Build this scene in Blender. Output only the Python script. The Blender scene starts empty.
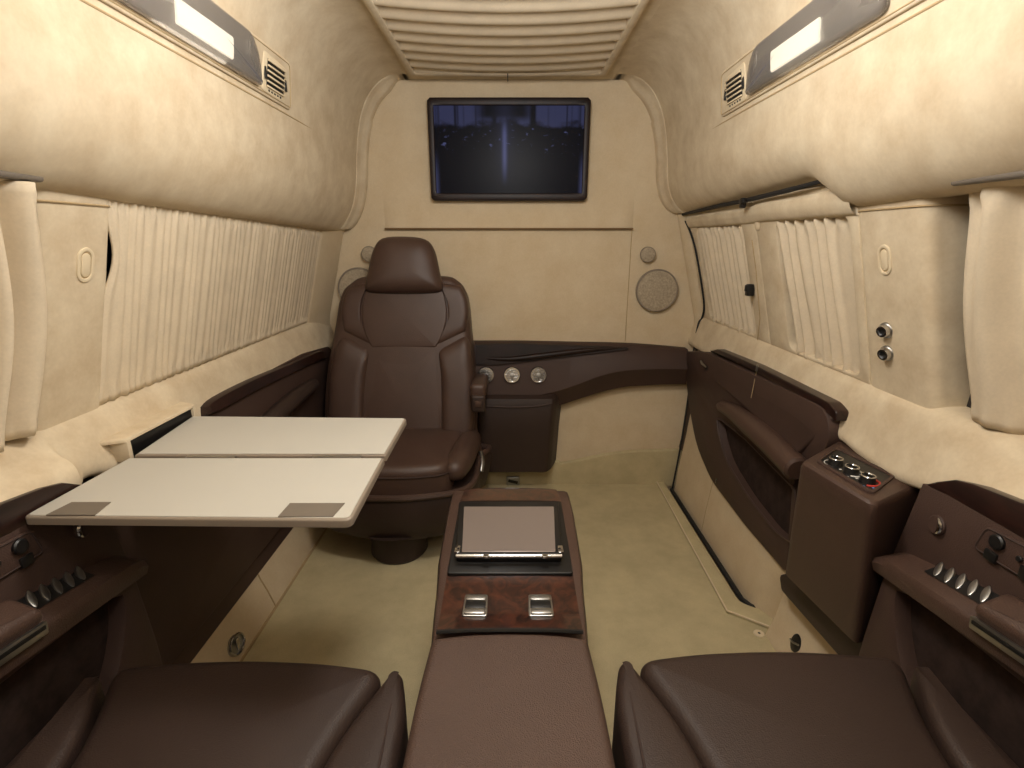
import bpy, bmesh, math, random
from mathutils import Vector, Matrix
random.seed(7)
SC = bpy.context.scene
COL = SC.collection
# ------------------------------------------------------------------ camera model (image 1024 x 768)
F = 510.0
TH = math.atan(144 / F)
EYE = 1.2
SN, CS = math.sin(TH), math.cos(TH)
def ray(u, v):
    x = (u - 512) / F; y = (384 - v) / F
    return Vector((x, CS + y * SN, -SN + y * CS))
def PX(u, v, x):
    a = ray(u, v); k = x / a.x; return Vector((x, a.y * k, EYE + a.z * k))
def PY(u, v, y):
    a = ray(u, v); k = y / a.y; return Vector((a.x * k, y, EYE + a.z * k))
def PZ(u, v, z):
    a = ray(u, v); k = (z - EYE) / a.z; return Vector((a.x * k, a.y * k, z))
def PP(u, v, o, n):
    a = ray(u, v); e = Vector((0, 0, EYE)); t = (Vector(o) - e).dot(Vector(n)) / a.dot(Vector(n)); return e + a * t
SLOPE = .26
def wx(z): return .875 - (z - .86) * SLOPE          # |x| of the leaning upper side wall
def PW(u, v, off=0):
    s = 1 if u > 512 else -1
    n = Vector((s, 0, SLOPE)); return PP(u, v, Vector((s * (.875 + off), 0, .86)), n)
# ------------------------------------------------------------------ materials
def lin(c):
    return tuple((x / 255 / 12.92) if x / 255 <= .04045 else ((x / 255 + .055) / 1.055) ** 2.4 for x in c) + (1,)
def mat(name, c, rough=.6, metal=0, mottle=0, mscale=5, fine=0, fscale=90, bump=0, bscale=250, coat=0, sheen=0, c2=None, spec=.5, stretch=None, warp=0):
    m = bpy.data.materials.new(name); m.use_nodes = True
    nt = m.node_tree; nd = nt.nodes; b = nd['Principled BSDF']
    b.inputs['Roughness'].default_value = rough; b.inputs['Metallic'].default_value = metal
    b.inputs['Base Color'].default_value = lin(c)
    b.inputs['Specular IOR Level'].default_value = spec
    if coat: b.inputs['Coat Weight'].default_value = coat; b.inputs['Coat Roughness'].default_value = .08
    if sheen: b.inputs['Sheen Weight'].default_value = sheen; b.inputs['Sheen Roughness'].default_value = .5; b.inputs['Sheen Tint'].default_value = lin(c)
    tc = nd.new('ShaderNodeTexCoord'); src = tc.outputs['Object']
    if stretch:
        mp = nd.new('ShaderNodeMapping'); mp.inputs['Scale'].default_value = stretch
        nt.links.new(src, mp.inputs[0]); src = mp.outputs[0]
    if mottle or fine:
        d2 = c2 or tuple(x * (1 - mottle) for x in c)
        n1 = nd.new('ShaderNodeTexNoise'); n1.inputs['Scale'].default_value = mscale; n1.inputs['Detail'].default_value = 6; n1.inputs['Distortion'].default_value = warp
        n1.inputs['Roughness'].default_value = .62
        nt.links.new(src, n1.inputs['Vector'])
        r = nd.new('ShaderNodeValToRGB'); r.color_ramp.elements[0].position = .34; r.color_ramp.elements[1].position = .66
        r.color_ramp.elements[0].color = lin(d2); r.color_ramp.elements[1].color = lin(c)
        nt.links.new(n1.outputs['Fac'], r.inputs[0]); out = r.outputs[0]
        if fine:
            n2 = nd.new('ShaderNodeTexNoise'); n2.inputs['Scale'].default_value = fscale; n2.inputs['Detail'].default_value = 3
            nt.links.new(src, n2.inputs['Vector'])
            mr = nd.new('ShaderNodeMapRange'); mr.inputs[1].default_value = .3; mr.inputs[2].default_value = .7; mr.inputs[3].default_value = 1 - fine; mr.inputs[4].default_value = 1 + fine
            nt.links.new(n2.outputs['Fac'], mr.inputs[0])
            mx = nd.new('ShaderNodeVectorMath'); mx.operation = 'SCALE'
            nt.links.new(out, mx.inputs[0]); nt.links.new(mr.outputs[0], mx.inputs['Scale']); out = mx.outputs[0]
        nt.links.new(out, b.inputs['Base Color'])
    if bump:
        n3 = nd.new('ShaderNodeTexVoronoi' if bscale > 400 else 'ShaderNodeTexNoise'); n3.inputs['Scale'].default_value = bscale
        nt.links.new(src, n3.inputs['Vector'])
        bp = nd.new('ShaderNodeBump'); bp.inputs['Strength'].default_value = bump; bp.inputs['Distance'].default_value = .002
        nt.links.new(n3.outputs[0], bp.inputs['Height']); nt.links.new(bp.outputs[0], b.inputs['Normal'])
    return m
SUEDE = mat('cream_suede', (215, 200, 173), .92, c2=(197, 178, 149), mottle=.095, mscale=12, fine=.025, fscale=130, sheen=.25, spec=.2)
SUEDE2 = mat('cream_suede_wall', (212, 195, 166), .92, c2=(204, 184, 152), mottle=.05, mscale=8, fine=.03, fscale=150, sheen=.2, spec=.2)
CARPET = mat('beige_carpet', (198, 184, 147), .97, mottle=.08, mscale=9, fine=.05, fscale=260, bump=.5, bscale=380, sheen=.2, spec=.1)
CURT = mat('curtain_cloth', (217, 201, 175), .93, mottle=.05, mscale=12, fine=.03, fscale=200, sheen=.3, spec=.15)
LEATH = mat('brown_leather', (78, 58, 49), .43, mottle=.08, mscale=6, bump=.25, bscale=420, spec=.45)
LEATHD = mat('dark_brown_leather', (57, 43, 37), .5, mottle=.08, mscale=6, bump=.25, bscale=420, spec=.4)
TRIM = mat('brown_trim_leather', (71, 53, 46), .55, mottle=.06, mscale=8, bump=.2, bscale=420, spec=.35)
PERF = mat('perforated_leather', (82, 63, 54), .5, mottle=.06, mscale=6, bump=.5, bscale=520, spec=.4)
POCKET = mat('dark_pocket_lining', (60, 47, 42), .95, mottle=.25, mscale=30, spec=.1)
WOOD = mat('burl_wood', (74, 38, 24), .3, mottle=.6, mscale=22, c2=(26, 11, 8), coat=.8, fine=.2, fscale=80, warp=2.5)
DWOOD = mat('dark_glossy_wood', (46, 24, 19), .36, mottle=.5, mscale=9, c2=(22, 10, 9), coat=.2, stretch=(6, 1, 6), warp=1)
FRAMEW = mat('dark_wood_frame', (38, 22, 18), .46, mottle=.35, mscale=12, spec=.3)
TABLE = mat('cream_laminate', (186, 183, 174), .42, mottle=.01, mscale=4, spec=.45)
TEDGE = mat('silver_beige_edge', (142, 130, 116), .4, metal=.1)
PAD = mat('taupe_pad', (108, 99, 88), .55, mottle=.03, mscale=60)
CHROME = mat('chrome', (205, 206, 208), .16, metal=1)
SATIN = mat('satin_metal', (176, 174, 170), .36, metal=1, mottle=.05, mscale=30)
BLACK = mat('black_plastic', (20, 19, 19), .4)
SEAL = mat('black_rubber', (26, 25, 25), .7)
CREAMP = mat('cream_plastic', (220, 203, 172), .5, mottle=.02, mscale=20)
MESHG = mat('taupe_speaker_mesh', (186, 170, 145), .8, mottle=.2, mscale=120, bump=.25, bscale=600)
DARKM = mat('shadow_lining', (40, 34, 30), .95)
WHITE = mat('white_print', (225, 222, 215), .5)
RED = mat('red_print', (205, 60, 50), .5)
BLUE = mat('blue_print', (90, 140, 200), .5)
CREASE = mat('brown_thread', (58, 42, 36), .8)
SEAMB = mat('brown_tan_seam', (122, 96, 66), .9)
PIPE = mat('tan_seam', (176, 152, 114), .9)
GLASS = mat('night_window_glass', (14, 14, 15), .08, coat=.5)
DISP = mat('brushed_display', (158, 146, 140), .36, metal=.55)
def lens_mat():
    m = bpy.data.materials.new('clear_lamp_lens'); m.use_nodes = True
    b = m.node_tree.nodes['Principled BSDF']
    b.inputs['Base Color'].default_value = lin((205, 198, 190)); b.inputs['Roughness'].default_value = .12
    b.inputs['Transmission Weight'].default_value = .8; b.inputs['IOR'].default_value = 1.3
    return m
LENS = lens_mat()
def glow(name, c, s):
    m = bpy.data.materials.new(name); m.use_nodes = True
    b = m.node_tree.nodes['Principled BSDF']
    b.inputs['Emission Color'].default_value = lin(c); b.inputs['Emission Strength'].default_value = s
    b.inputs['Base Color'].default_value = lin(c)
    return m
BULB = glow('lit_lamp', (255, 246, 228), .9)
def screen_mat(x0, x1, z0, z1):
    m = bpy.data.materials.new('picture_with_reflections'); m.use_nodes = True
    nt = m.node_tree; nd = nt.nodes; L = nt.links; b = nd['Principled BSDF']
    b.inputs['Base Color'].default_value = (.004, .004, .006, 1); b.inputs['Roughness'].default_value = .32; b.inputs['Specular IOR Level'].default_value = .05
    tc = nd.new('ShaderNodeTexCoord'); sp = nd.new('ShaderNodeSeparateXYZ'); L.new(tc.outputs['Generated'], sp.inputs[0])
    def M(op, a, bb=0.0, c=0.0):
        n = nd.new('ShaderNodeMath'); n.operation = op
        for i, q in enumerate((a, bb, c)):
            if isinstance(q, (int, float)): n.inputs[i].default_value = q
            else: L.new(q, n.inputs[i])
        return n.outputs[0]
    def sm(v, a, c):
        n = nd.new('ShaderNodeMapRange'); n.interpolation_type = 'SMOOTHSTEP'; L.new(v, n.inputs[0]); n.inputs[1].default_value = a; n.inputs[2].default_value = c; return n.outputs[0]
    X, Z = sp.outputs[0], sp.outputs[2]
    dx = M('ABSOLUTE', M('SUBTRACT', X, .47))
    hor = M('SUBTRACT', Z, M('MULTIPLY', M('SUBTRACT', .5, dx), .09))
    nz = nd.new('ShaderNodeTexNoise'); nz.inputs['Scale'].default_value = 7; nz.inputs['Detail'].default_value = 5; L.new(tc.outputs['Generated'], nz.inputs['Vector'])
    sky = M('MULTIPLY', sm(M('ADD', hor, M('MULTIPLY', M('SUBTRACT', nz.outputs[0], .5), .3)), .74, .82), 1.0)
    vz = nd.new('ShaderNodeTexNoise'); vz.inputs['Scale'].default_value = 16
    cmb = nd.new('ShaderNodeCombineXYZ'); L.new(X, cmb.inputs[0]); L.new(cmb.outputs[0], vz.inputs['Vector'])
    posts = sm(vz.outputs[0], .36, .5)
    sky = M('MULTIPLY', sky, posts)
    canopy = M('SUBTRACT', 1, M('MULTIPLY', sm(M('SUBTRACT', .23, dx), 0, .12), sm(Z, .8, .9)))
    sky = M('MULTIPLY', sky, canopy)
    streak = M('MULTIPLY', M('POWER', 2.718, M('MULTIPLY', M('MULTIPLY', dx, dx), -4200)), M('MULTIPLY', sm(Z, .05, .45), sm(M('SUBTRACT', 1, Z), .1, .35)))  # vertical reflection streak painted into the screen emission
    halo = M('MULTIPLY', M('POWER', 2.718, M('MULTIPLY', M('MULTIPLY', dx, dx), -260)), M('MULTIPLY', sm(Z, 0, .7), .10))
    edge = M('MULTIPLY', sm(M('ABSOLUTE', M('SUBTRACT', X, .5)), .462, .5), sm(M('SUBTRACT', .55, Z), 0, .4))  # pale side reflections painted into the emission at both edges
    sn = nd.new('ShaderNodeTexNoise'); sn.inputs['Scale'].default_value = 22; sn.inputs['Detail'].default_value = 3; L.new(tc.outputs['Generated'], sn.inputs['Vector'])
    glint = M('MULTIPLY', sm(sn.outputs[0], .60, .72), M('MULTIPLY', sm(Z, .4, .55), sm(M('SUBTRACT', .85, Z), 0, .12)))
    tot = M('ADD', M('ADD', M('MULTIPLY', sky, .42), M('MULTIPLY', streak, .8)), M('ADD', halo, M('ADD', M('MULTIPLY', edge, .5), M('MULTIPLY', glint, .75))))
    tot = M('ADD', tot, .015)
    b.inputs['Emission Color'].default_value = lin((112, 118, 176)); L.new(M('MULTIPLY', tot, .28), b.inputs['Emission Strength'])
    return m
# ------------------------------------------------------------------ mesh helpers
def V3(*a): return Vector(a)
def catmull(pts, n, closed=False):
    P = [Vector(p) for p in pts]; out = []; N = len(P)
    segs = N if closed else N - 1
    for i in range(segs):
        p0 = P[(i - 1) % N] if closed or i > 0 else P[0]
        p1 = P[i]; p2 = P[(i + 1) % N]
        p3 = P[(i + 2) % N] if closed or i + 2 < N else P[-1]
        for k in range(n):
            t = k / n
            out.append(.5 * ((2 * p1) + (p2 - p0) * t + (2 * p0 - 5 * p1 + 4 * p2 - p3) * t * t + (3 * p1 - p0 - 3 * p2 + p3) * t ** 3))
    if not closed: out.append(P[-1].copy())
    return out
def fillet(pts, r, seg=5):
    P = [Vector(p) for p in pts]; N = len(P); out = []
    for i in range(N):
        a, b, c = P[i - 1], P[i], P[(i + 1) % N]
        rr = r[i] if isinstance(r, (list, tuple)) else r
        da, dc = (a - b), (c - b)
        k = min(rr, da.length * .48, dc.length * .48)
        if k < 1e-4: out.append(b); continue
        p, q = b + da.normalized() * k, b + dc.normalized() * k
        for j in range(seg + 1):
            t = j / seg; out.append(p * (1 - t) ** 2 + b * 2 * t * (1 - t) + q * t * t)
    return out
def inset(loop, N, r):
    n = len(loop); area = Vector((0, 0, 0))
    for i in range(n): area += loop[i].cross(loop[(i + 1) % n])
    s = 1 if area.dot(N) > 0 else -1
    out = []
    for i in range(n):
        t = loop[(i + 1) % n] - loop[i - 1]
        t = t - N * t.dot(N)
        if t.length < 1e-9: out.append(loop[i]); continue
        out.append(loop[i] + N.cross(t.normalized()) * (s * r))
    return out
class MB:
    def __init__(s): s.v = []; s.f = []
    def add(s, vs, fs):
        o = len(s.v); s.v += [Vector(x) for x in vs]; s.f += [tuple(i + o for i in f) for f in fs]; return s
    def loft(s, rings, close=True, cap0=True, cap1=True):
        n = len(rings[0]); vs = [p for r in rings for p in r]; fs = []
        for i in range(len(rings) - 1):
            for j in range(n if close else n - 1):
                k = (j + 1) % n
                fs.append((i * n + j, i * n + k, (i + 1) * n + k, (i + 1) * n + j))
        if close and cap0: fs.append(tuple(range(n - 1, -1, -1)))
        if close and cap1: fs.append(tuple(range((len(rings) - 1) * n, len(rings) * n)))
        return s.add(vs, fs)
    def grid(s, fn, nu, nv):
        return s.loft([[fn(i / nu, j / nv) for j in range(nv + 1)] for i in range(nu + 1)], close=False)
    def slab(s, loop, N, t, r=.004, seg=3, back=0.0):
        N = Vector(N).normalized(); loop = [Vector(p) for p in loop]
        rings = [[p - N * back for p in loop]]
        r = min(r, t + back)
        for k in range(seg + 1):
            a = k / seg * math.pi / 2
            rings.append([p + N * (t - r + r * math.sin(a)) for p in inset(loop, N, r * (1 - math.cos(a)))])
        return s.loft(rings)
    def pillow(s, loop, N, t, r, crown=0.0, back=0.0, seg=5, nr=5):
        N = Vector(N).normalized(); loop = [Vector(p) for p in loop]; c = sum(loop, Vector()) / len(loop)
        rings = [[p - N * back for p in loop]]
        for k in range(seg + 1):
            a = k / seg * math.pi / 2
            rings.append([p + N * (t - r + r * math.sin(a)) for p in inset(loop, N, r * (1 - math.cos(a)))])
        last = rings[-1]; cc = c + N * t
        for k in range(1, nr + 1):
            q = 1 - k / (nr + .15)
            rings.append([cc + (p - cc) * q + N * crown * (1 - q * q) for p in last])
        return s.loft(rings)
    def dome(s, loop, N, t, p=3.0, tb=0.0, nr=14):
        N = Vector(N).normalized(); loop = [Vector(x) for x in loop]; c = sum(loop, Vector()) / len(loop); rings = []
        qs = [math.sin(math.pi / 2 * (k + .04) / (nr + .04)) for k in range(nr + 1)]
        if tb: rings += [[c + (x - c) * q - N * tb * (1 - q ** p) ** (1 / 2.2) for x in loop] for q in qs]
        else: rings.append([x - N * .01 for x in loop])
        rings += [[c + (x - c) * q + N * t * (1 - q ** p) ** (1 / 2.2) for x in loop] for q in reversed(qs[:-1] if tb else qs)]
        return s.loft(rings)
    def tube(s, path, r, n=8, cap=True, closed=False):
        P = [Vector(p) for p in path]; m = len(P); rings = []
        prev = None
        for i in range(m):
            t = (P[(i + 1) % m] - P[i - 1]) if closed or 0 < i < m - 1 else (P[1] - P[0] if i == 0 else P[-1] - P[-2])
            t.normalize()
            if prev is None:
                a = Vector((0, 0, 1)) if abs(t.z) < .9 else Vector((1, 0, 0)); e = t.cross(a).normalized()
            else:
                e = (prev - t * prev.dot(t)).normalized()
            prev = e; g = t.cross(e)
            rr = r[i] if isinstance(r, (list, tuple)) else r
            rings.append([P[i] + (e * math.cos(2 * math.pi * k / n) + g * math.sin(2 * math.pi * k / n)) * rr for k in range(n)])
        if closed: rings.append(rings[0]); return s.loft(rings, cap0=False, cap1=False)
        return s.loft(rings, cap0=cap, cap1=cap)
    def lathe(s, prof, o, ax, n=28):
        ax = Vector(ax).normalized(); a = Vector((0, 0, 1)) if abs(ax.z) < .9 else Vector((1, 0, 0))
        e = ax.cross(a).normalized(); g = ax.cross(e); o = Vector(o)
        rings = [[o + ax * h + (e * math.cos(2 * math.pi * k / n) + g * math.sin(2 * math.pi * k / n)) * max(r, 1e-4) for k in range(n)] for r, h in prof]
        return s.loft(rings)
    def box(s, c, d, bev=.004, seg=2, R=None):
        bm = bmesh.new(); bmesh.ops.create_cube(bm, size=1)
        for v in bm.verts: v.co = Vector((v.co.x * d[0], v.co.y * d[1], v.co.z * d[2]))
        if bev: bmesh.ops.bevel(bm, geom=list(bm.edges), offset=min(bev, min(d) * .45), segments=seg, profile=.5, affect='EDGES')
        bm.verts.index_update(); R = R or Matrix.Identity(3); c = Vector(c)
        s.add([R @ v.co + c for v in bm.verts], [tuple(v.index for v in f.verts) for f in bm.faces]); bm.free(); return s
    def ring(s, outer, inner, N, t, depth=0.0, r=.004):
        """slab with a hole: same vertex count in both loops; front face at +t, hole walls run back by depth"""
        N = Vector(N).normalized(); o = [Vector(p) for p in outer]; i = [Vector(p) for p in inner]
        rings = [[p - N * depth for p in o], [p + N * (t - r) for p in o], [p + N * (t - r * .3) for p in inset(o, N, r * .3)], [p + N * t for p in inset(o, N, r)]]
        rings += [[p + N * t for p in inset(i, N, -r)], [p + N * (t - r * .3) for p in inset(i, N, -r * .3)], [p + N * (t - r) for p in i], [p - N * depth for p in i]]
        return s.loft(rings, cap0=False, cap1=False)
def resample(loop, n, c, N):
    """closed loop -> n points at even angles about c (star shaped)"""
    N = Vector(N).normalized(); a = Vector((0, 0, 1)) if abs(N.z) < .8 else Vector((0, 1, 0)); e = a.cross(N).normalized(); g = N.cross(e); c = Vector(c)
    L = [((p - c).dot(e), (p - c).dot(g)) for p in loop]; out = []
    for k in range(n):
        th = 2 * math.pi * k / n; dx, dy = math.cos(th), math.sin(th); best = 0
        for i in range(len(L)):
            (x1, y1), (x2, y2) = L[i], L[(i + 1) % len(L)]
            den = dx * (y2 - y1) - dy * (x2 - x1)
            if abs(den) < 1e-12: continue
            t = (x1 * (y2 - y1) - y1 * (x2 - x1)) / den; w = (x1 * dy - y1 * dx) / den
            if t > 0 and -1e-6 <= w <= 1 + 1e-6: best = max(best, t)
        out.append(c + e * dx * best + g * dy * best)
    return out
ORG = {}
def obj(name, mb, m, parent=None, smooth=True, angle=38):
    me = bpy.data.meshes.new(name)
    if parent is not None: o0 = ORG[parent]
    else:
        xs = [v.x for v in mb.v]; ys = [v.y for v in mb.v]; zs = [v.z for v in mb.v]
        o0 = Vector(((min(xs) + max(xs)) / 2, (min(ys) + max(ys)) / 2, min(zs)))
    me.from_pydata([v - o0 for v in mb.v], [], mb.f); me.update()
    bm = bmesh.new(); bm.from_mesh(me); bmesh.ops.recalc_face_normals(bm, faces=bm.faces); bm.to_mesh(me); bm.free()
    if smooth: me.shade_smooth(); me.set_sharp_from_angle(angle=math.radians(angle))
    me.materials.append(m)
    o = bpy.data.objects.new(name, me); COL.objects.link(o)
    if parent is not None: o.parent = parent
    else: o.location = o0
    ORG[o] = o0
    return o
def tag(o, label, cat, group=None, kind=None):
    o['label'] = label; o['category'] = cat
    if group: o['group'] = group
    if kind: o['kind'] = kind
    return o
def thing(name, loc, label, cat, group=None):
    o = bpy.data.objects.new(name, None); COL.objects.link(o); o.location = loc; o.empty_display_size = .05
    ORG[o] = Vector(loc); return tag(o, label, cat, group)
def struct(name, mb, m, label=None, parent=None, **k):
    o = obj(name, mb, m, parent, **k); o['kind'] = 'structure'
    if parent is None: o['label'] = label; o['category'] = name.split('_')[0]
    return o
def smooth01(x): x = max(0, min(1, x)); return x * x * (3 - 2 * x)
def mir(p): return Vector((-p.x, p.y, p.z))
YB = -.95            # rear end of the cabin
YF = 2.38            # partition plane

# ================================================================== SETTING
# ---- floor (carpet), ends at the step trim on the door side
st_in = [V3(.742, YF, 0), V3(.717, 1.43, 0), V3(.84, 1.345, 0)]
fl = [V3(-.815, YB, 0), V3(.9, YB, 0), V3(.9, 1.30, 0)] + [V3(.84, 1.345, 0), V3(.717, 1.43, 0), V3(.742, YF + .03, 0), V3(-.815, YF + .03, 0)]
m = MB(); m.slab(fl, (0, 0, 1), 0, 0, 1, back=.05)
struct('floor', m, CARPET, 'beige carpeted cabin floor', smooth=False)
# raised step trim round the door well
o_ = [V3(.742, YF + .02, 0), V3(.717, 1.43, 0), V3(.84, 1.345, 0), V3(.93, 1.345, 0), V3(.93, 1.45, 0), V3(.82, 1.445, 0), V3(.778, 1.475, 0), V3(.778, YF + .02, 0)]
m = MB(); m.slab(fillet(o_, [0, .02, .02, 0, 0, .01, .03, 0], 4), (0, 0, 1), .012, .006, 3, back=.13)
st = struct('trim_1', m, CARPET, 'raised beige step edge beside the sliding door')
m = MB(); m.tube([V3(.740, YF, .012), V3(.7165, 1.43, .012), V3(.84, 1.343, .012), V3(.9, 1.343, .012)], .0035, 6)
struct('edge_piping', m, CREAMP, parent=st)
m = MB(); m.tube([V3(.797, 2.31, .0), V3(.797, 1.50, .0), V3(.812, 1.462, .0), V3(.85, 1.452, .0)], [.009, .009, .011, .008], 8)  # dark strip laid in the groove along the door foot
struct('sill_strip', m, SEAL, parent=st)
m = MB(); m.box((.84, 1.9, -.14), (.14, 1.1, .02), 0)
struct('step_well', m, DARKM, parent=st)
# ---- partition wall
m = MB()
# lower sheet, and an upper sheet standing 12 mm proud above the seam
m.box((0, YF + .035, .95), (1.9, .05, 2.1), 0)
wf = struct('wall_front', m, SUEDE2, 'cream suede partition wall with the television')
m = MB()
def lip(u, v):
    x = -.567 + 1.107 * u; e = smooth01(min(u, 1 - u) / .03)
    if v == 0: return V3(x, YF + .012, 1.2525)
    q = (v - .1) / .9
    return V3(x, YF + .0095 - .0145 * e * (1 - smooth01(q)) , 1.2525 + .20 * q if v > .1 else 1.2525)
m.grid(lip, 40, 10)
struct('lip_panel', m, SUEDE2, parent=wf)
m = MB(); m.box((-.0135, YF - .004, 1.2485), (1.107, .012, .007), .001)
struct('panel_gap', m, SEAMB, parent=wf)
m = MB()
m.box((.538, YF + .0088, .99), (.003, .004, .50), .001)
struct('panel_seam', m, PIPE, parent=wf)
# curved seam and darker carpet riser at the foot of the wall
b0 = [PY(*p, YF) for p in ((555, 464), (580, 459), (610, 453), (640, 450), (684, 449))]
top = catmull(b0, 6); rz = [[p + V3(0, -.006, 0), V3(p.x, YF - .014, -.005)] for p in top]
m = MB(); m.loft([[p + V3(0, .02, 0), p + V3(0, -.004, 0), p + V3(0, -.010, -.006), V3(p.x, YF - .012, -.01)] for p in top], close=False)
m.loft([[V3(x, YF + .02, .125), V3(x, YF - .004, .125), V3(x, YF - .010, .119), V3(x, YF - .012, -.01)] for x in (-.80, .24)], close=False)
struct('kick_riser', m, CARPET, parent=wf)
# ---- side walls: lower skirts, belt ledges and leaning upper skins
def side_profile_low(s):
    return [(.805, -.15), (.806, .0), (.815, .03), (.835, .10), (.842, .135)]
for s, nm in ((-1, 'left'), (1, 'right')):
    # lower brown wall behind the furniture
    m = MB()
    y0, y1 = (YB, YF + .02)
    lo = .14 if s < 0 else .20
    pr = [(.90, -.15), (.90, lo - .005), (.842, lo), (.858, lo + .10), (.868, .50), (.862, .70), (.90, .72)]
    pr = [(.842, lo - .006), (.842, lo), (.858, lo + .10), (.868, .50), (.866, .72), (.92, .74)]
    m.loft([[V3(s * x, y, z) for x, z in pr] for y in (y0, y1)], close=False)
    w = struct('wall_' + nm, m, TRIM, ('dark brown lower wall under the folding table' if s < 0 else 'brown lower wall beside the sliding door'))
    # kick panel
    m = MB()
    y1k = YF + .02 if s < 0 else 1.335
    kp = [(.80, -.05), (.80, .0), (.806, .02), (.822, .07), (.838, lo - .03), (.846, lo - .004), (.86, lo)]
    m.loft([[V3(s * x, y, z) for x, z in kp] for y in (y0, y1k)], close=False)
    if s > 0: m.loft([[V3(s * .99, y1k, z) for x, z in kp], [V3(s * x, y1k, z) for x, z in kp]], close=False)
    struct('kick_panel', m, SUEDE2, parent=w)
    if s < 0:
        m = MB()
        for yy in (1.458,): m.tube([V3(-x + .0015, yy, z) for x, z in kp[1:-1]], .0022, 6)
        m.tube([V3(-.8005, YB, .003), V3(-.8005, YF, .003)], .005, 6)
        struct('kick_seam', m, PIPE, parent=w)
    # belt ledge
    m = MB()
    ys = [YB, .0, .3, .45, .6, .7, .80, .86, .868, .874, .88, .885, .892, .91, .93, .95, .97, 1.0, 1.05, 1.15, 1.2, 1.6, 2.0, YF + .02]
    def ledge(y):
        k = smooth01((y - .868) / .022) if s < 0 else smooth01((y - .45) / .7)
        xi = .806 + (.836 - .806) * k; zi = (.765 if s < 0 else .775 - .034 * math.exp(-((y - 1.06) / .17) ** 2)) - .04 * k
        if s < 0 and y > .873: zi += .035 * smooth01((y - .888) / .02) * (1 - smooth01((y - .92) / .11))
        return catmull([V3(s * .93, y, .872), V3(s * .895, y, .868), V3(s * .874, y, .856), V3(s * (.86 + (xi - .836) * .4), y, .83), V3(s * (xi + .006), y, zi + .035), V3(s * xi, y, zi), V3(s * (xi + .015), y, zi - .016), V3(s * .90, y, zi - .02)], 4)
    m.loft([ledge(y) for y in ys], close=False)
    struct('belt_ledge', m, SUEDE, parent=w)
    # overhead lining: smooth bulge from window header to the ceiling
    def zl(y):
        a = 1.287 - .030 * (y - .8)
        if s < 0: return a
        b = 1.340 - .030 * (y - 1.33); k = max(0, min(1, (y - 1.19) / .15)); k = k * k * (3 - 2 * k)
        return a + (b - a) * k
    def lining(y):
        z = zl(y); d = z - 1.287
        return catmull([V3(s * .86, y, z + .004), V3(s * .79, y, z - .006), V3(s * .752, y, z), V3(s * .712, y, z + .032 - d * .3), V3(s * .680, y, z + .085 - d * .6), V3(s * .660, y, 1.45), V3(s * .650, y, 1.55), V3(s * .628, y, 1.67), V3(s * .592, y, 1.755), V3(s * .545, y, 1.81), V3(s * .49, y, 1.838), V3(s * .42, y, 1.842)], 5)
    ys = [YB + .08 * i for i in range(25)] + [1.02 + .04 * i for i in range(12)] + [1.5 + .11 * i for i in range(8)] + [YF + .01]
    ys = sorted(set(round(y, 3) for y in ys))
    m = MB(); m.loft([lining(y) for y in ys], close=False)
    struct('overhead_lining', m, SUEDE, parent=w)
    # shallow seam along the lining, under the lamp panel
    m = MB(); m.tube([V3(s * (.6502 - .0), y, 1.549) for y in (YB, 0, 1.0, 1.6)] + [V3(s * .6515, 1.75, 1.548), V3(s * .6535, 1.90, 1.546), V3(s * .66, 1.99, 1.543)], .0022, 6)
    struct('lining_seam', m, PIPE, parent=w)
    # rounded welt where the lining meets the partition
    L = lining(YF - .0)[11:]; m = MB()
    def off(q, d):
        d *= smooth01((abs(q.x) - .46) / .08) * smooth01((.80 - abs(q.x)) / .08)
        return Vector((q.x - s * d * (1.0 if q.z < 1.70 else .75), 0, q.z - (0 if q.z < 1.60 else d * .8 * min(1, (q.z - 1.60) / .12))))
    rows = []
    for d, y in ((-.004, YF - .07), (.003, YF - .066), (.009, YF - .05), (.013, YF - .035), (.024, YF - .026), (.029, YF - .014), (.030, YF + .012)):
        rows.append([Vector((p.x, y, p.z)) for p in [off(q, d) for q in L]])
    m.loft(rows, close=False)
    struct('corner_welt', m, SUEDE, parent=w)
    m = MB(); m.loft([[V3(s * .93, y, -.2), V3(s * .93, y, 1.36)] for y in (YB, YF + .02)], close=False)
    struct('outer_skin', m, DARKM, parent=w)
# ---- ceiling with the hatch opening
hx0, hx1, hy0, hy1 = -.405, .372, 1.05, 2.315
m = MB()
for (xa, xb, ya, yb) in ((-.45, hx0, YB, YF), (hx1, .45, YB, YF), (hx0, hx1, YB, hy0), (hx0, hx1, hy1, YF)):
    m.add([V3(xa, ya, 1.842), V3(xb, ya, 1.842), V3(xb, yb, 1.842), V3(xa, yb, 1.842)], [(0, 1, 2, 3)])
m.add([V3(-1, YB, 1.95), V3(1, YB, 1.95), V3(1, YF, 1.95), V3(-1, YF, 1.95)], [(0, 1, 2, 3)])
struct('ceiling', m, SUEDE, 'cream suede ceiling', smooth=False)
m = MB(); m.box((0, YB - .02, .95), (2.0, .04, 2.1), 0)
struct('wall_back', m, SUEDE2, 'cream suede rear wall behind the seats')
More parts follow.
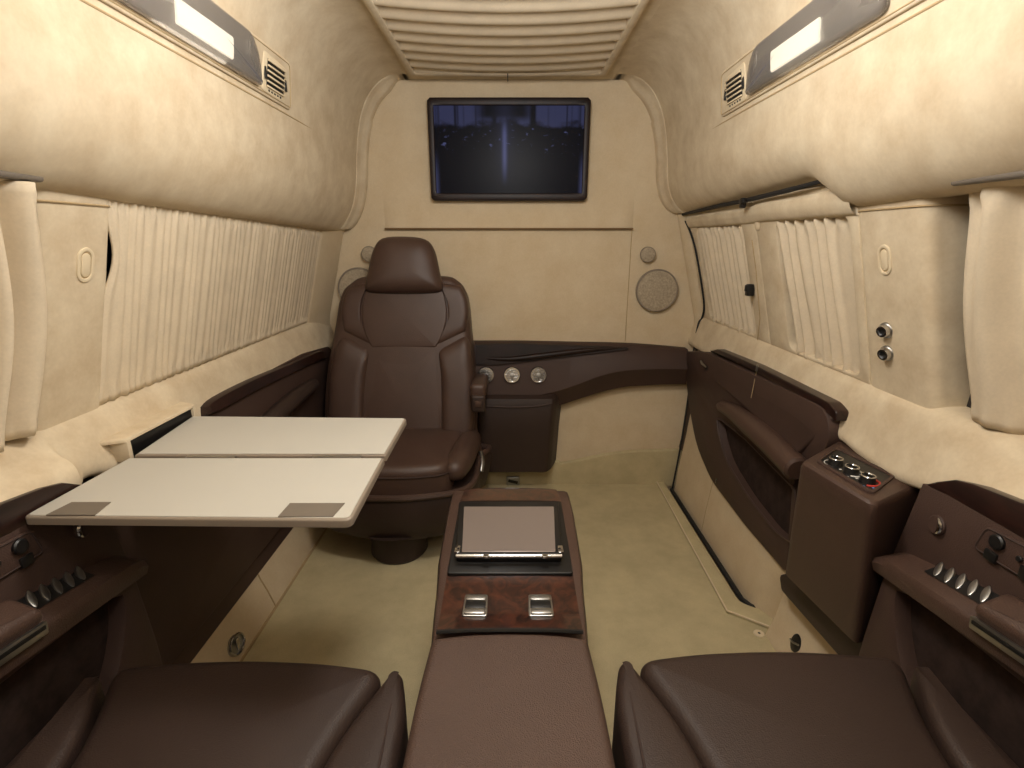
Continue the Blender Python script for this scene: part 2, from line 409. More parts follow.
# ---- window panes behind the curtains
def wslab(y0, y1, z0, z1, off, t, r=.02, name=None):
    s = 1
def wp(s, y, z, off=0): return V3(s * (wx(z) + off), y, z)
def wn(s): return Vector((-s, 0, -SLOPE)).normalized()
win_specs = [(-1, 1.05, 2.33, 'large window behind the long pleated curtain'), (-1, -.5, .87, 'rear window behind the left swept curtain'), (1, -.5, .96, 'rear window behind the right swept curtain')]
for i, (s, y0, y1, lb) in enumerate(win_specs, 1):
    lp = fillet([wp(s, y0, .85, .045), wp(s, y1, .85, .045), wp(s, y1, 1.30, .045), wp(s, y0, 1.30, .045)], .03, 4)
    m = MB(); m.slab(lp, wn(s), .004, .002, 1, back=.004)
    struct('window_%d' % i, m, GLASS, lb)
# ---- pillars
def pillar(s, y0, y1, nm, lb, r=.035, dep=.09):
    m = MB(); rings = []
    for z in (.835, .86, .95, 1.05, 1.15, 1.25, 1.36):
        x = wx(z)
        lo = [V3(s * (x + dep), y0 - .02, z), V3(s * x, y0, z), V3(s * x, y1, z), V3(s * (x + dep), y1 + .01, z)]
        lo = fillet(lo, [0, r * .7, r, 0], 6); rings.append(lo)
    m.loft(rings)
    o = struct(nm, m, SUEDE, lb)
    # header seam
    m = MB(); z = 1.262; x = wx(z)
    lo = fillet([V3(s * (x + dep), y0 - .02, z), V3(s * (x - .0015), y0 - .0015, z), V3(s * (x - .0015), y1, z), V3(s * (x + dep), y1 + .01, z)], [0, r * .7, r, 0], 6)
    m.tube(lo, .002, 5); struct('header_seam', m, PIPE, parent=o)
    return o
pillar(-1, .875, 1.05, 'trim_2', 'cream suede pillar between the two left curtains')
pillar(1, 1.005, 1.215, 'trim_3', 'cream suede pillar with the two chrome knobs')
# front corner fillers beside the partition, with the speakers' faces
for s, nm, lb in ((-1, 'trim_4', 'cream suede front corner behind the captain seat'), (1, 'trim_5', 'cream suede front corner ahead of the sliding door')):
    m = MB(); rings = []
    yc = 2.325 if s < 0 else 2.335
    for z in (.72, .86, 1.0, 1.12, 1.24, 1.31):
        x = wx(max(z, .80)) + (0 if s > 0 else .004)
        rings.append(fillet([V3(s * .99, yc, z), V3(s * x, yc, z), V3(s * (x - .035), YF + .012, z), V3(s * .99, YF + .012, z)], [0, .02, .03, 0], 5) if s > 0 else fillet([V3(-.99, 2.165, z), V3(-x - .02, 2.165, z), V3(-x + .004, 2.18, z), V3(-x + .034, YF + .012, z), V3(-.99, YF + .012, z)], [0, .004, .012, .03, 0], 5))
    m.loft(rings); struct(nm, m, SUEDE2, lb)

# ================================================================== SLIDING DOOR (right)
# upper frame with two window openings, lower beige panel, brown card and its fittings
def door_frame():
    m = MB(); s = 1; N = wn(s)
    y0, y1 = 1.20, 2.325
    for (ya, yb, wa, wb) in ((1.20, 1.70, 1.235, 1.575), (1.70, 2.325, 1.80, 2.245)):
        zt = 1.325 if ya < 1.5 else 1.318
        outer = [wp(s, ya, .858), wp(s, yb, .858), wp(s, yb, zt), wp(s, ya, zt)]
        inner = fillet([wp(s, wa, .870), wp(s, wb, .870), wp(s, wb, 1.250), wp(s, wa, 1.255)], .03, 5)
        c = (inner[0] + inner[len(inner) // 2]) / 2
        n = 96
        # keep the corners of the outer loop
        oo = resample(outer, n, c, N); ii = resample(inner, n, c, N)
        for q in outer:
            k = min(range(n), key=lambda j: (oo[j] - q).length); oo[k] = q
        m.ring(oo, ii, N, .0, .04, .006)
    return m
dr = struct('door_1', door_frame(), SUEDE, 'sliding side door with two curtained windows and a brown card')
def dpart(name, mb, mm, parent=None, **k):
    o = obj(name, mb, mm, parent or dr, **k); return o
m = MB()
for (ya, yb) in ((1.22, 1.60), (1.79, 2.26)):
    m.add([wp(1, ya, .86, .036), wp(1, yb, .86, .036), wp(1, yb, 1.26, .036), wp(1, ya, 1.26, .036)], [(0, 1, 2, 3)])
dpart('window_pane', m, GLASS, smooth=False)
# rounded header above the openings
m = MB(); rows = []
for y in [1.20 + .04 * i for i in range(28)] + [2.315]:
    k = smooth01((y - 1.62) / .12); dz = -.012 * k; o = .016 - .006 * k
    rows.append([V3(wx(1.25) + .012, y, 1.252 + dz * .3), V3(wx(1.25) - o * .5, y, 1.256 + dz * .3), V3(wx(1.27) - o, y, 1.272 + dz * .5), V3(wx(1.29) - o, y, 1.290 + dz), V3(wx(1.31) - o * .5, y, 1.308 + dz), V3(wx(1.32) + .02, y, 1.32 + dz)])
rows = [catmull(r, 4) for r in rows]
m.loft(rows, close=False)
dpart('header_pad', m, SUEDE)
# lower beige skin of the door
m = MB()
ysd = [1.34, 1.6, 1.9, 2.15, 2.3]
SK = [(.745, .862), (.72, .860), (.45, .860), (.30, .846), (.20, .834), (.10, .822), (.0, .814), (-.12, .812)]
def skx(z):
    for (a, b) in zip(SK, SK[1:]):
        if z >= b[0]: return a[1] + (b[1] - a[1]) * (z - a[0]) / (b[0] - a[0])
    return .812
m.loft([[V3(x + (.05 * (1 - smooth01((y - 1.34) / .15)) * (1 - smooth01(z / .25)) if y < 1.5 else 0), y, z) for z, x in SK] for y in [1.34, 1.36, 1.38, 1.40, 1.42, 1.44, 1.46, 1.48, 1.6, 1.9, 2.15, 2.29, 2.315]] + [[V3(.95, 2.32, z) for z, x in SK]], close=False)
dpart('door_skin', m, SUEDE2)
m = MB(); m.tube([V3(skx(z) + .0005, 1.935, z) for z in (.26, .20, .15, .10, .05, 0)], .0018, 5)
dpart('skin_seam', m, PIPE)
# dark gap round the front edge of the door, the top seal and its catch
m = MB(); m.tube(catmull([PW(683, 216, -.004), PW(693, 240, -.006), PW(700, 275, -.006), PW(704, 305, -.006), PW(702, 318, -.006), V3(.856, 2.328, .83), V3(.846, 2.325, .72), V3(.842, 2.325, .5), V3(.828, 2.322, .25), V3(.804, 2.318, 0)], 5), .0045, 6)
dpart('edge_seal', m, SEAL)
m = MB()
pa = [PW(683, 214, -.012), PW(720, 205, -.016), PW(745, 200, -.02), PW(790, 189, -.02), PW(823, 180, -.016)]
m.tube([p + V3(0, 0, -.002) for p in pa], [.006, .007, .007, .007, .005], 8)
dpart('top_seal', m, SEAL)
m = MB(); p = PW(743, 203, -.03); m.box(p, (.016, .022, .03), .004); m.box(p + V3(-.008, -.015, .004), (.014, .03, .012), .003)
dpart('seal_catch', m, BLACK)
m = MB(); p = PW(750, 290, -.012); m.box(p, (.026, .022, .040), .004); m.box(p + V3(-.012, .0, .006), (.012, .012, .022), .003)
dpart('window_latch', m, BLACK)
m = MB(); p = PW(757, 226, -.002); m.lathe([(0, .004), (.012, .003), (.016, 0), (.016, -.004)], p, wn(1), 20)
dpart('bolt_cover', m, SUEDE)
m = MB(); m.tube([PW(757, 345, -.001), PW(760, 318, -.001), PW(756, 270, -.001), PW(752, 240, -.001)], .0016, 5)
dpart('post_seam', m, PIPE)
# brown card
CX = .832
CN = Vector((-1, 0, -.03)).normalized()
oc = [PX(690, 351, CX), PX(712, 352, CX), PX(830, 407, CX), PX(837, 420, CX), PX(836, 448, CX), PX(800, 470, CX), PX(795, 520, CX), PX(788, 574, CX), PX(745, 524, CX), PX(712, 480, CX), PX(698, 446, CX), PX(691, 405, CX), PX(689, 370, CX)]
oc = fillet(oc, [.02, .0, .02, .01, .01, .01, .01, .02, .05, .06, .06, .06, .03], 5)
hole = fillet([PX(721, 417, CX), PX(750, 440, CX), PX(800, 490, CX), PX(798, 544, CX), PX(778, 530, CX), PX(752, 497, CX), PX(731, 463, CX), PX(723, 436, CX)], [.02, .03, .02, .03, .03, .05, .05, .03], 5)
hc = PX(760, 478, CX); n = 110
oo = resample(oc, n, hc, CN); ii = resample(hole, n, hc, CN)
m = MB(); m.ring(oo, ii, CN, .012, .03, .006)
card = dpart('door_card', m, TRIM)
m = MB(); m.tube([p + CN * .013 for p in inset(ii, CN, -.004)], .0045, 6, closed=True)
obj('pocket_rim', m, TRIM, card)
m = MB(); m.add([p - CN * .014 for p in hole], [tuple(range(len(hole)))])
obj('pocket_lining', m, POCKET, card)
# sloping upper pad of the card
N2 = Vector((-.9, 0, .35)).normalized()
op = [PX(716, 360, CX), PX(756, 366, CX), PX(829, 407, CX), PX(839, 421, CX), PX(796, 459, CX - .012), PX(757, 416, CX - .012), PX(720, 388, CX - .008)]
op = [PX(714, 357, CX), PX(829, 409, CX), PX(838, 421, CX), PX(797, 458, CX - .02), PX(752, 412, CX - .02), PX(718, 382, CX - .014)]
m = MB(); m.slab(fillet(op, .01, 4), N2, .014, .006, 3, back=.02)
obj('door_pad', m, TRIM, card)
m = MB(); m.tube([PX(757, 369, CX - .0145), PX(751, 398, CX - .0345)], .0010, 5)
obj('pad_seam', m, PIPE, card)
# armrest roll
pa = catmull([PX(719, 405, .815), PX(735, 413, .80), PX(760, 433, .79), PX(785, 457, .785), PX(798, 470, .785)], 6)
rr = [.020 + .016 * min(1, i / 10) for i in range(len(pa))]; rr[0] = .010; rr[1] = .016; rr[-1] = .028
m = MB(); m.tube(pa, rr, 16)
obj('armrest', m, LEATH, card)
# dark wood strip above the pad
ws = [PX(711, 351, CX - .012), PX(718, 349, CX - .012), PX(756, 365, CX - .012), PX(829, 402, CX - .012), PX(838, 412, CX - .012), PX(837, 422, CX - .012), PX(829, 414, CX - .012), PX(757, 372, CX - .012)]
m = MB(); m.slab(fillet(ws, .008, 4), (-1, 0, 0), .004, .003, 3, back=.03)
obj('wood_strip', m, DWOOD, card)
m = MB(); m.box(PX(757, 368, CX - .024), (.006, .006, .022), .001); m.box(PX(716, 481, CX - .014) , (.004, .004, .02), .001)
obj('joint_clip', m, SATIN, card)
# recessed pull handle
p = PX(704, 363, CX - .018)
hp = fillet([p + V3(0, -.075, .008), p + V3(0, .035, .030), p + V3(0, .055, -.004), p + V3(0, -.04, -.028)], .02, 5)
m = MB(); m.slab(hp, (-1, 0, 0), .002, .001, 1, back=.008)
hd = obj('handle_recess', m, BLACK, card)
m = MB(); m.tube([p + V3(-.006, .02, .004), p + V3(-.012, -.01, .0), p + V3(-.008, -.05, -.006)], [.004, .0055, .003], 8)
obj('pull_handle', m, SATIN, hd)

# ================================================================== SEATS AND CONSOLES
# ---------------- captain seat (faces the camera)
cs = thing('captain_seat', (-.44, 1.92, 0), 'brown leather captain seat with headrest beyond the folding table, facing the camera', 'seat')
BO = Vector((0, 2.10, .42)); BNrm = Vector((0, -1, .26)).normalized()
def pb(u, v, off=0): return PP(u, v, BO + BNrm * off, BNrm)
shell = [pb(*p) for p in ((352, 284), (372, 276), (440, 276), (458, 281), (467, 295), (471, 330), (475, 375), (476, 430), (470, 462), (335, 462), (326, 420), (328, 375), (336, 330), (342, 297))]
shell = catmull(shell, 4, True)
m = MB(); m.pillow(shell, BNrm, .045, .04, .01, back=.09)
bk = obj('backrest', m, LEATH, cs)
# padded panels of the backrest
def panel(name, pts, t, r, crown, par, base=.03, mm=LEATH, sub=3):
    lp = catmull([pb(*p, base) for p in pts], sub, True)
    q = MB(); q.pillow(lp, BNrm, t, r, crown, back=.01); return obj(name, q, mm, par)
def fpanel(name, pts, t, r, crown, par, base=.03, fr=.02, mm=LEATH):
    lp = fillet([pb(*p, base) for p in pts], fr, 5)
    q = MB(); q.pillow(lp, BNrm, t, r, crown, back=.01); return obj(name, q, mm, par)
def c2(pts, n=5): return [(p.x, p.y) for p in catmull([(u, v, 0) for u, v in pts], n)]
LC = c2(((371, 282), (365, 298), (363, 316), (366, 334), (373, 347.6)))
RC = c2(((440, 282), (446, 298), (448, 316), (444, 334), (437, 347.6)))
def sh_(L, d): return [(u + d, v) for u, v in L]
def domep(name, pts, t, p, base=.03):
    q = MB(); q.dome([PP(u, v, BO + BNrm * base, BNrm) for u, v in pts], BNrm, t, p, 0, 12); return obj(name, q, LEATH, bk)
fpanel('shoulder_panel', sh_(LC, .35)[::-1] + sh_(RC, -.35), .026, .007, .006, bk, fr=.003)
fpanel('lumbar_panel', ((373, 348.8), (437, 348.8), (440, 400), (440, 458), (366, 458), (367, 400)), .022, .007, .006, bk, fr=.008)
for L, Q, w in ((LC, [(345, 332), (342, 314), (344, 298), (350, 286)], 1), (RC, [(466, 332), (469, 314), (467, 298), (461, 286)], -1)):
    domep('shoulder_wing', sh_(L, -.35 * w) + c2(Q, 4), .030, 7)
for pts in (((344.5, 334.5), (372, 349.3), (368, 375), (366, 400), (365, 458), (335, 458), (328, 420), (330, 375), (337, 345)), ((466.5, 334.5), (438, 349.3), (441, 375), (441.5, 400), (442, 458), (470, 458), (475, 420), (474, 375), (471, 345))):
    domep('bolster', [(p.x, p.y) for p in fillet([Vector((u, v, 0)) for u, v in pts], 6, 4)], .046, 4.5)
# headrest
HO = BO + BNrm * .055
hpnts = [PP(u, v, HO, BNrm) for u, v in ((383, 239), (405, 237), (426, 240), (435, 251), (440, 272), (443, 288), (436, 293), (405, 294), (374, 293), (366, 288), (369, 270), (374, 250))]
hl = catmull(hpnts, 4, True); m = MB(); m.dome(hl, BNrm, .065, 3.2, .06)
obj('headrest', m, LEATH, cs)
# seat cushion and bolsters
def cz(pts, z): return [PZ(u, v, z) for u, v in pts]
cush = [V3(-.66, 1.70, .36), V3(-.56, 1.665, .36), V3(-.44, 1.655, .36), V3(-.32, 1.665, .36), V3(-.232, 1.705, .36), V3(-.225, 1.85, .36), V3(-.225, 2.10, .36), V3(-.655, 2.10, .36), V3(-.665, 1.85, .36)]
m = MB(); m.pillow(catmull(cush, 4, True), (0, 0, 1), .062, .035, .012, back=.085)
sc = obj('seat_cushion', m, LEATH, cs)
m = MB(); lp = inset(catmull(cush, 4, True), Vector((0, 0, 1)), -.002); m.tube([p + V3(0, 0, .024) for p in lp], .003, 6, closed=True)
obj('cushion_piping', m, CREASE, sc)
for sx in (-1, 1):
    cx0 = -.445 + sx * .252
    pa = [V3(cx0 + sx * .005, 2.08, .365), V3(cx0 + sx * .003, 1.95, .375), V3(cx0 - sx * .006, 1.82, .382), V3(cx0 - sx * .022, 1.745, .374), V3(cx0 - sx * .036, 1.708, .358)]
    m = MB(); m.tube(catmull(pa, 5), [.052] * 12 + [.051, .050, .048, .046, .044, .038, .030, .020, .008], 16)
    obj('bolster', m, LEATH, cs)
# lower shell and skirt
sk = []
for z, g in ((.305, 0), (.27, .008), (.20, .0), (.14, -.015), (.108, -.05)):
    lo = [V3(-.445 + (x) * (1 + g * 3), y + (0 if y > 1.9 else -g), z) for x, y in ((-.30, 1.79), (-.25, 1.70), (-.12, 1.655), (0, 1.645), (.12, 1.655), (.25, 1.70), (.30, 1.79), (.305, 2.0), (.30, 2.14), (-.30, 2.14), (-.305, 2.0))]
    sk.append(catmull(lo, 4, True))
m = MB(); m.loft([[p + (V3(-.445, 1.9, p.z) - p) * .06 for p in sk[0]]] + sk)
sh = obj('base_shell', m, LEATHD, cs)
m = MB(); m.tube([p + V3(0, 0, .004) for p in sk[0]], .012, 8, closed=True)
obj('shell_rim', m, LEATH, sh)
m = MB(); m.lathe([(.105, .0), (.112, .01), (.108, .05), (.115, .12), (.16, .14)], (-.452, 1.80, 0), (0, 0, 1), 36)
obj('pedestal', m, LEATHD, cs)
m = MB(); m.tube([V3(-.135, 2.03, .32), V3(-.125, 1.97, .30), V3(-.13, 1.95, .27)], .011, 10)
obj('recline_lever', m, SATIN, cs)
# armrest
m = MB(); m.box((-.138, 2.10, .602), (.064, .26, .062), .018, 4, Matrix.Rotation(math.radians(-4), 3, 'X'))
ar = obj('armrest', m, LEATH, cs)
m = MB(); m.box((-.136, 1.967, .564), (.056, .034, .072), .010, 3)
obj('end_cap', m, LEATHD, ar)
m = MB(); m.box((-.136, 1.950, .565), (.026, .008, .024), .002)
obj('armrest_button', m, LEATH, ar)

# ---------------- front cabinet under the partition shelf
fc = thing('wing_cabinet', (.03, 2.32, .1), 'brown leather cabinet with curved wing and glossy wood strip below the television wall', 'cabinet')
# curved wing: upper face and tucked under lower face
tu = [(478, 343), (520, 343), (570, 344), (620, 345), (655, 347), (688, 350)]
mid = [(478, 398), (520, 397), (560, 390), (610, 373), (650, 369), (688, 369)]
bot = [(478, 420), (520, 418), (560, 405), (612, 389), (650, 385), (686, 384)]
def wing_ring(i):
    a = PY(*tu[i], 2.345); b = PY(*mid[i], 2.295); c = PY(*bot[i], 2.345)
    return [V3(a.x, YF + .01, a.z + .004), a + V3(0, .004, .002), a + V3(0, -.006, -.006), b + V3(0, .002, .008), b + V3(0, .0, -.002), b + V3(0, .006, -.010), c + V3(0, -.004, 0), V3(c.x, YF + .01, c.z - .004)]
cols = [wing_ring(i) for i in range(6)]
# extend to the left behind the seat
l0 = [V3(-.62, p.y, p.z) for p in cols[0]]
rows = list(zip(*([l0] + cols)))
rows = [catmull(list(r), 6) for r in rows]
m = MB(); m.loft([[r[k] for r in rows] for k in range(len(rows[0]))])
wg = obj('wing', m, TRIM, fc)
# wood strip with its pull lip
wt = catmull([PY(476, 344, 2.337), PY(520, 343, 2.337), PY(575, 345, 2.337), PY(628, 347, 2.337)], 8)
wb = catmull([PY(476, 364, 2.325), PY(500, 364, 2.325), PY(560, 357, 2.33), PY(628, 349, 2.337)], 8)
m = MB(); m.loft([[a + V3(0, .004, 0), a + V3(0, -.012, -.002), (a + b) / 2 + V3(0, -.014, 0), b + V3(0, -.016, .002), b + V3(0, .004, 0)] for a, b in zip(wt, wb)], close=False)
wd = obj('wood_strip', m, FRAMEW, fc)
m = MB(); pa = catmull([PY(482, 358, 2.322), PY(510, 359, 2.314), PY(540, 356, 2.314), PY(585, 350.5, 2.320), PY(622, 348, 2.330)], 5)
m.tube(pa, [.004 + .011 * math.sin(math.pi * min(1, (i + 1) / (len(pa)))) for i in range(len(pa))], 10)
obj('drawer_lip', m, FRAMEW, wd)
# pod
def pod_ring(z, hw0, hw1, yf, e):
    cx = .010
    return fillet([V3(cx - hw1, YF + .01, z), V3(cx - hw0 - .0, yf + .03, z), V3(cx - hw0 + .03, yf, z), V3(cx + hw0 - .022, yf, z), V3(cx + hw0, yf + .03, z), V3(cx + hw1, YF + .01, z)], [0, .02, .012, .012, .02, 0], 4)
rg = []
for z, yf, hw in ((.108, 2.28, .172), (.118, 2.262, .178), (.30, 2.255, .188), (.45, 2.26, .200), (.485, 2.272, .204), (.50, 2.30, .205)):
    rg.append(pod_ring(z, hw, hw + .035, yf, 0))
m = MB(); m.loft(rg); obj('pod', m, LEATHD, fc)
m = MB(); m.tube(catmull([V3(-.16, 2.257, .458), V3(0, 2.2535, .452), V3(.12, 2.255, .457), V3(.185, 2.262, .468)], 6), .0035, 6)
obj('pod_seam', m, TRIM, fc)
# three round dials
for (u, v) in ((486, 375), (512, 375), (538.5, 375)):
    q = PY(u, v, 2.3095); ax = Vector((0, -1, .18)).normalized()
    m = MB(); m.lathe([(.040, -.01), (.040, .004), (.036, .009), (.031, .009), (.030, .003), (.0, .003)], q, ax, 36)
    dl = obj('air_vent', m, CHROME, fc)
    e = Vector((1, 0, 0)); g = ax.cross(e)
    m = MB()
    for k in range(-3, 4):
        w = .029 * math.sqrt(max(0, 1 - (k / 4) ** 2))
        m.box(q + g * (k * .0072) + ax * .006, (2 * w, .0025, .0032), 0)
    m.box(q + ax * .0075, (.006, .004, .054), .001)
    m.lathe([(.010, .004), (.010, .011), (.0, .012)], q, ax, 16)
    obj('vent_slat', m, SATIN, dl)

# ---------------- armrest console between the rear seats
ac = thing('armrest_console', (0, .7, 0), 'brown leather and burl wood console between the two rear seats', 'console')
def con(y):   # top height and half width along y
    import bisect
    T = [(.10, .535, .138), (.60, .535, .140), (.745, .528, .142), (.80, .524, .145), (.88, .530, .150), (.95, .543, .156), (1.15, .548, .161), (1.255, .546, .160), (1.30, .53, .156)]
    for (a, b) in zip(T, T[1:]):
        if y <= b[0]:
            k = (y - a[0]) / (b[0] - a[0]); return a[1] + (b[1] - a[1]) * k, a[2] + (b[2] - a[2]) * k
    return T[-1][1:]
rg = []
for y in (.10, .3, .6, .745, .80, .84, .88, .92, .95, 1.05, 1.15, 1.20, 1.25, 1.27, 1.285, 1.297):
    t, h = con(y)
    if y > 1.26: t -= (y - 1.26) * .8; h -= (y - 1.26) * .4
    if y < .76: t -= .02
    rg.append([V3(x - .004, y, z) for x, z in [(-h * .86, -.0), (-h * .95, t * .6), (-h, t - .05), (-h * .995, t - .018), (-h * .96, t - .004), (-h * .90, t)] + [(h * .90, t), (h * .96, t - .004), (h * .995, t - .018), (h, t - .05), (h * .95, t * .6), (h * .86, 0)]])
m = MB(); m.loft(rg); bd = obj('console_body', m, LEATH, ac)
# wood deck following the top
def deck(y0, y1, w0, w1, lift, name, arc=0, n=10):
    q = MB(); rings = []
    for i in range(n + 1):
        k = i / n; y = y0 + (y1 - y0) * k; t, h = con(y); hw = w0 + (w1 - w0) * k
        row = []
        for j in range(13):
            a = j / 6 - 1; yy = y + arc * (1 - a * a) * (k)
            tt, _ = con(yy); row.append(V3(a * hw - .004, yy, tt + lift + .002 * (1 - a ** 4)))
        rings.append(row)
    q.loft(rings, close=False)
    o = obj(name, q, WOOD, ac); return o
deck(.752, .905, .130, .130, .003, 'wood_panel', n=16)
deck(1.186, 1.252, .130, .124, .003, 'wood_cap', .016, n=8)
# front and rear edge faces of the wood get a thin dark bead
m = MB(); m.tube([V3(-.134, .752, .530), V3(-.07, .7515, .534), V3(0, .751, .535), V3(.07, .7515, .534), V3(.126, .752, .530)], .004, 6)
obj('bead', m, BLACK, ac)
# screen recess and unit
def pc(u, v, z=.552): return PZ(u, v, z)
rec = [V3(-.135, 1.185, .548), V3(.127, 1.185, .548), V3(.125, .898, .541), V3(-.133, .898, .541)]
m = MB(); m.slab(fillet(rec, .006, 3), Vector((0, -.024, 1)), .004, .002, 2, back=.014)
su = obj('screen_tray', m, BLACK, ac)
un = [V3(-.122, 1.165, .552), V3(.114, 1.165, .552), V3(.114, .968, .552), V3(-.122, .968, .552)]
un = [pc(463 - 4, 505, .556), pc(558, 505, .556), pc(562, 558, .556), pc(456, 558, .556)]
m = MB(); m.slab(fillet(un, .006, 3), (0, 0, 1), .010, .003, 2, back=.008)
sun = obj('screen_housing', m, BLACK, su)
ds = [pc(464, 507, .5665), pc(554, 507, .5665), pc(555.5, 552, .5665), pc(462, 552, .5665)]
m = MB(); m.slab(fillet(ds, .002, 2), (0, 0, 1), .0015, .0008, 1, back=.002); obj('display', m, DISP, su)
m = MB(); a, b = pc(456, 556, .566), pc(562, 556, .566); m.tube([a, b], .0045, 10)
for q in (pc(457.5, 550, .567), pc(560.5, 550, .567)): m.box(q, (.012, .024, .008), .002)
for u in (486, 545): m.box(pc(u, 556.5, .569), (.012, .010, .006), .002)
obj('hinge_bar', m, CHROME, su)
# two rocker switches
for u in (475.5, 540.5):
    q = PZ(u, 606, .530); t, _ = con(q.y); q = V3(q.x, q.y, t + .004)
    m = MB(); o4 = [q + V3(x, y, 0) for x, y in ((-.0235, -.030), (.0235, -.030), (.0225, .030), (-.0225, .030))]
    m.slab(fillet(o4, .005, 3), (0, 0, 1), .004, .002, 2, back=.008)
    sw = obj('rocker_switch', m, SATIN, ac)
    m = MB(); m.box(q + V3(0, -.002, .004), (.039, .020, .006), .002); obj('rocker_key', m, BLACK, sw)
    for dy_ in (.0175, -.020):
        m = MB(); m.box(q + V3(0, dy_, .005), (.039, .016, .006), .003); obj('rocker_paddle', m, SATIN, sw)
# armrest lid
ld = [V3(-.146, .10, .515), V3(.138, .10, .515), V3(.138, .62, .515), V3(.132, .735, .515), V3(.08, .745, .515), V3(-.004, .749, .515), V3(-.088, .745, .515), V3(-.140, .735, .515), V3(-.146, .62, .515)]
m = MB(); m.pillow(fillet(ld, [.02, .02, .1, .012, .05, .05, .05, .012, .1], 5), (0, 0, 1), .022, .016, .004, back=.02)
obj('armrest_lid', m, PERF, ac)

# ---------------- rear seats
def rear_seat(s, label):
    r = thing('rear_seat', (s * .49, .45, 0), label, 'seat', None)
    cp = [V3(s * .345, .12, .40), V3(s * .60, .12, .40), V3(s * .655, .62, .40), V3(s * .724, .772, .40), V3(s * .60, .788, .40), V3(s * .48, .793, .40), V3(s * .34, .786, .40), V3(s * .221, .766, .40), V3(s * .275, .62, .40)]
    m = MB(); m.pillow(fillet(cp, [.04, .04, .09, .045, .06, .06, .06, .045, .09], 6), (0, 0, 1), .066, .030, .008, back=.10, seg=7)
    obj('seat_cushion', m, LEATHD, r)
    ip = [V3(s * .343, .12, .40), V3(s * .273, .62, .40), V3(s * .220, .745, .40), V3(s * .214, .762, .40), V3(s * .194, .752, .40), V3(s * .172, .68, .40), V3(s * .166, .55, .40), V3(s * .166, .12, .40)]
    m = MB(); m.pillow(fillet(ip, [.01, .08, .01, .008, .012, .04, .08, .02], 5), (0, 0, 1), .070, .020, .002, back=.12, seg=6)
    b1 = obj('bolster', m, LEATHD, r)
    m = MB(); m.tube([V3(s * .190, .15, .4712), V3(s * .190, .55, .4712), V3(s * .198, .68, .469), V3(s * .203, .72, .462), V3(s * .206, .752, .445), V3(s * .205, .757, .38)], .0022, 6)
    obj('bolster_seam', m, CREASE, b1)
    op_ = [V3(s * .602, .12, .40), V3(s * .657, .62, .40), V3(s * .724, .745, .40), V3(s * .735, .742, .40), V3(s * .738, .66, .40), V3(s * .738, .5, .40), V3(s * .738, .12, .40)]
    m = MB(); m.pillow(fillet(op_, [.01, .08, .006, .006, .03, .05, .02], 4), (0, 0, 1), .072, .018, .002, back=.12, seg=5)
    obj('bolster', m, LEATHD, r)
    m = MB(); m.box((s * .455, .42, .17), (.54, .58, .30), .03, 3)
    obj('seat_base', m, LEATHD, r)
    bp = [V3(s * .22, .13, .44), V3(s * .70, .13, .44), V3(s * .71, .0, .75), V3(s * .68, -.13, 1.04), V3(s * .25, -.13, 1.04), V3(s * .21, .0, .75)]
    nb = Vector((0, .91, .41)).normalized()
    bp = [p + nb * 0 for p in bp]
    bp = [V3(p.x, .13 - (p.z - .44) * .45, p.z) for p in bp]
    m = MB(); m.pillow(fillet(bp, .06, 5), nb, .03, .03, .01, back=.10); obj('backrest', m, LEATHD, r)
    return r
rsl = rear_seat(-1, 'brown leather rear seat in the left foreground, left of the burl wood console')
rsl.location.y -= .022
rear_seat(1, 'brown leather rear seat in the right foreground, right of the burl wood console')

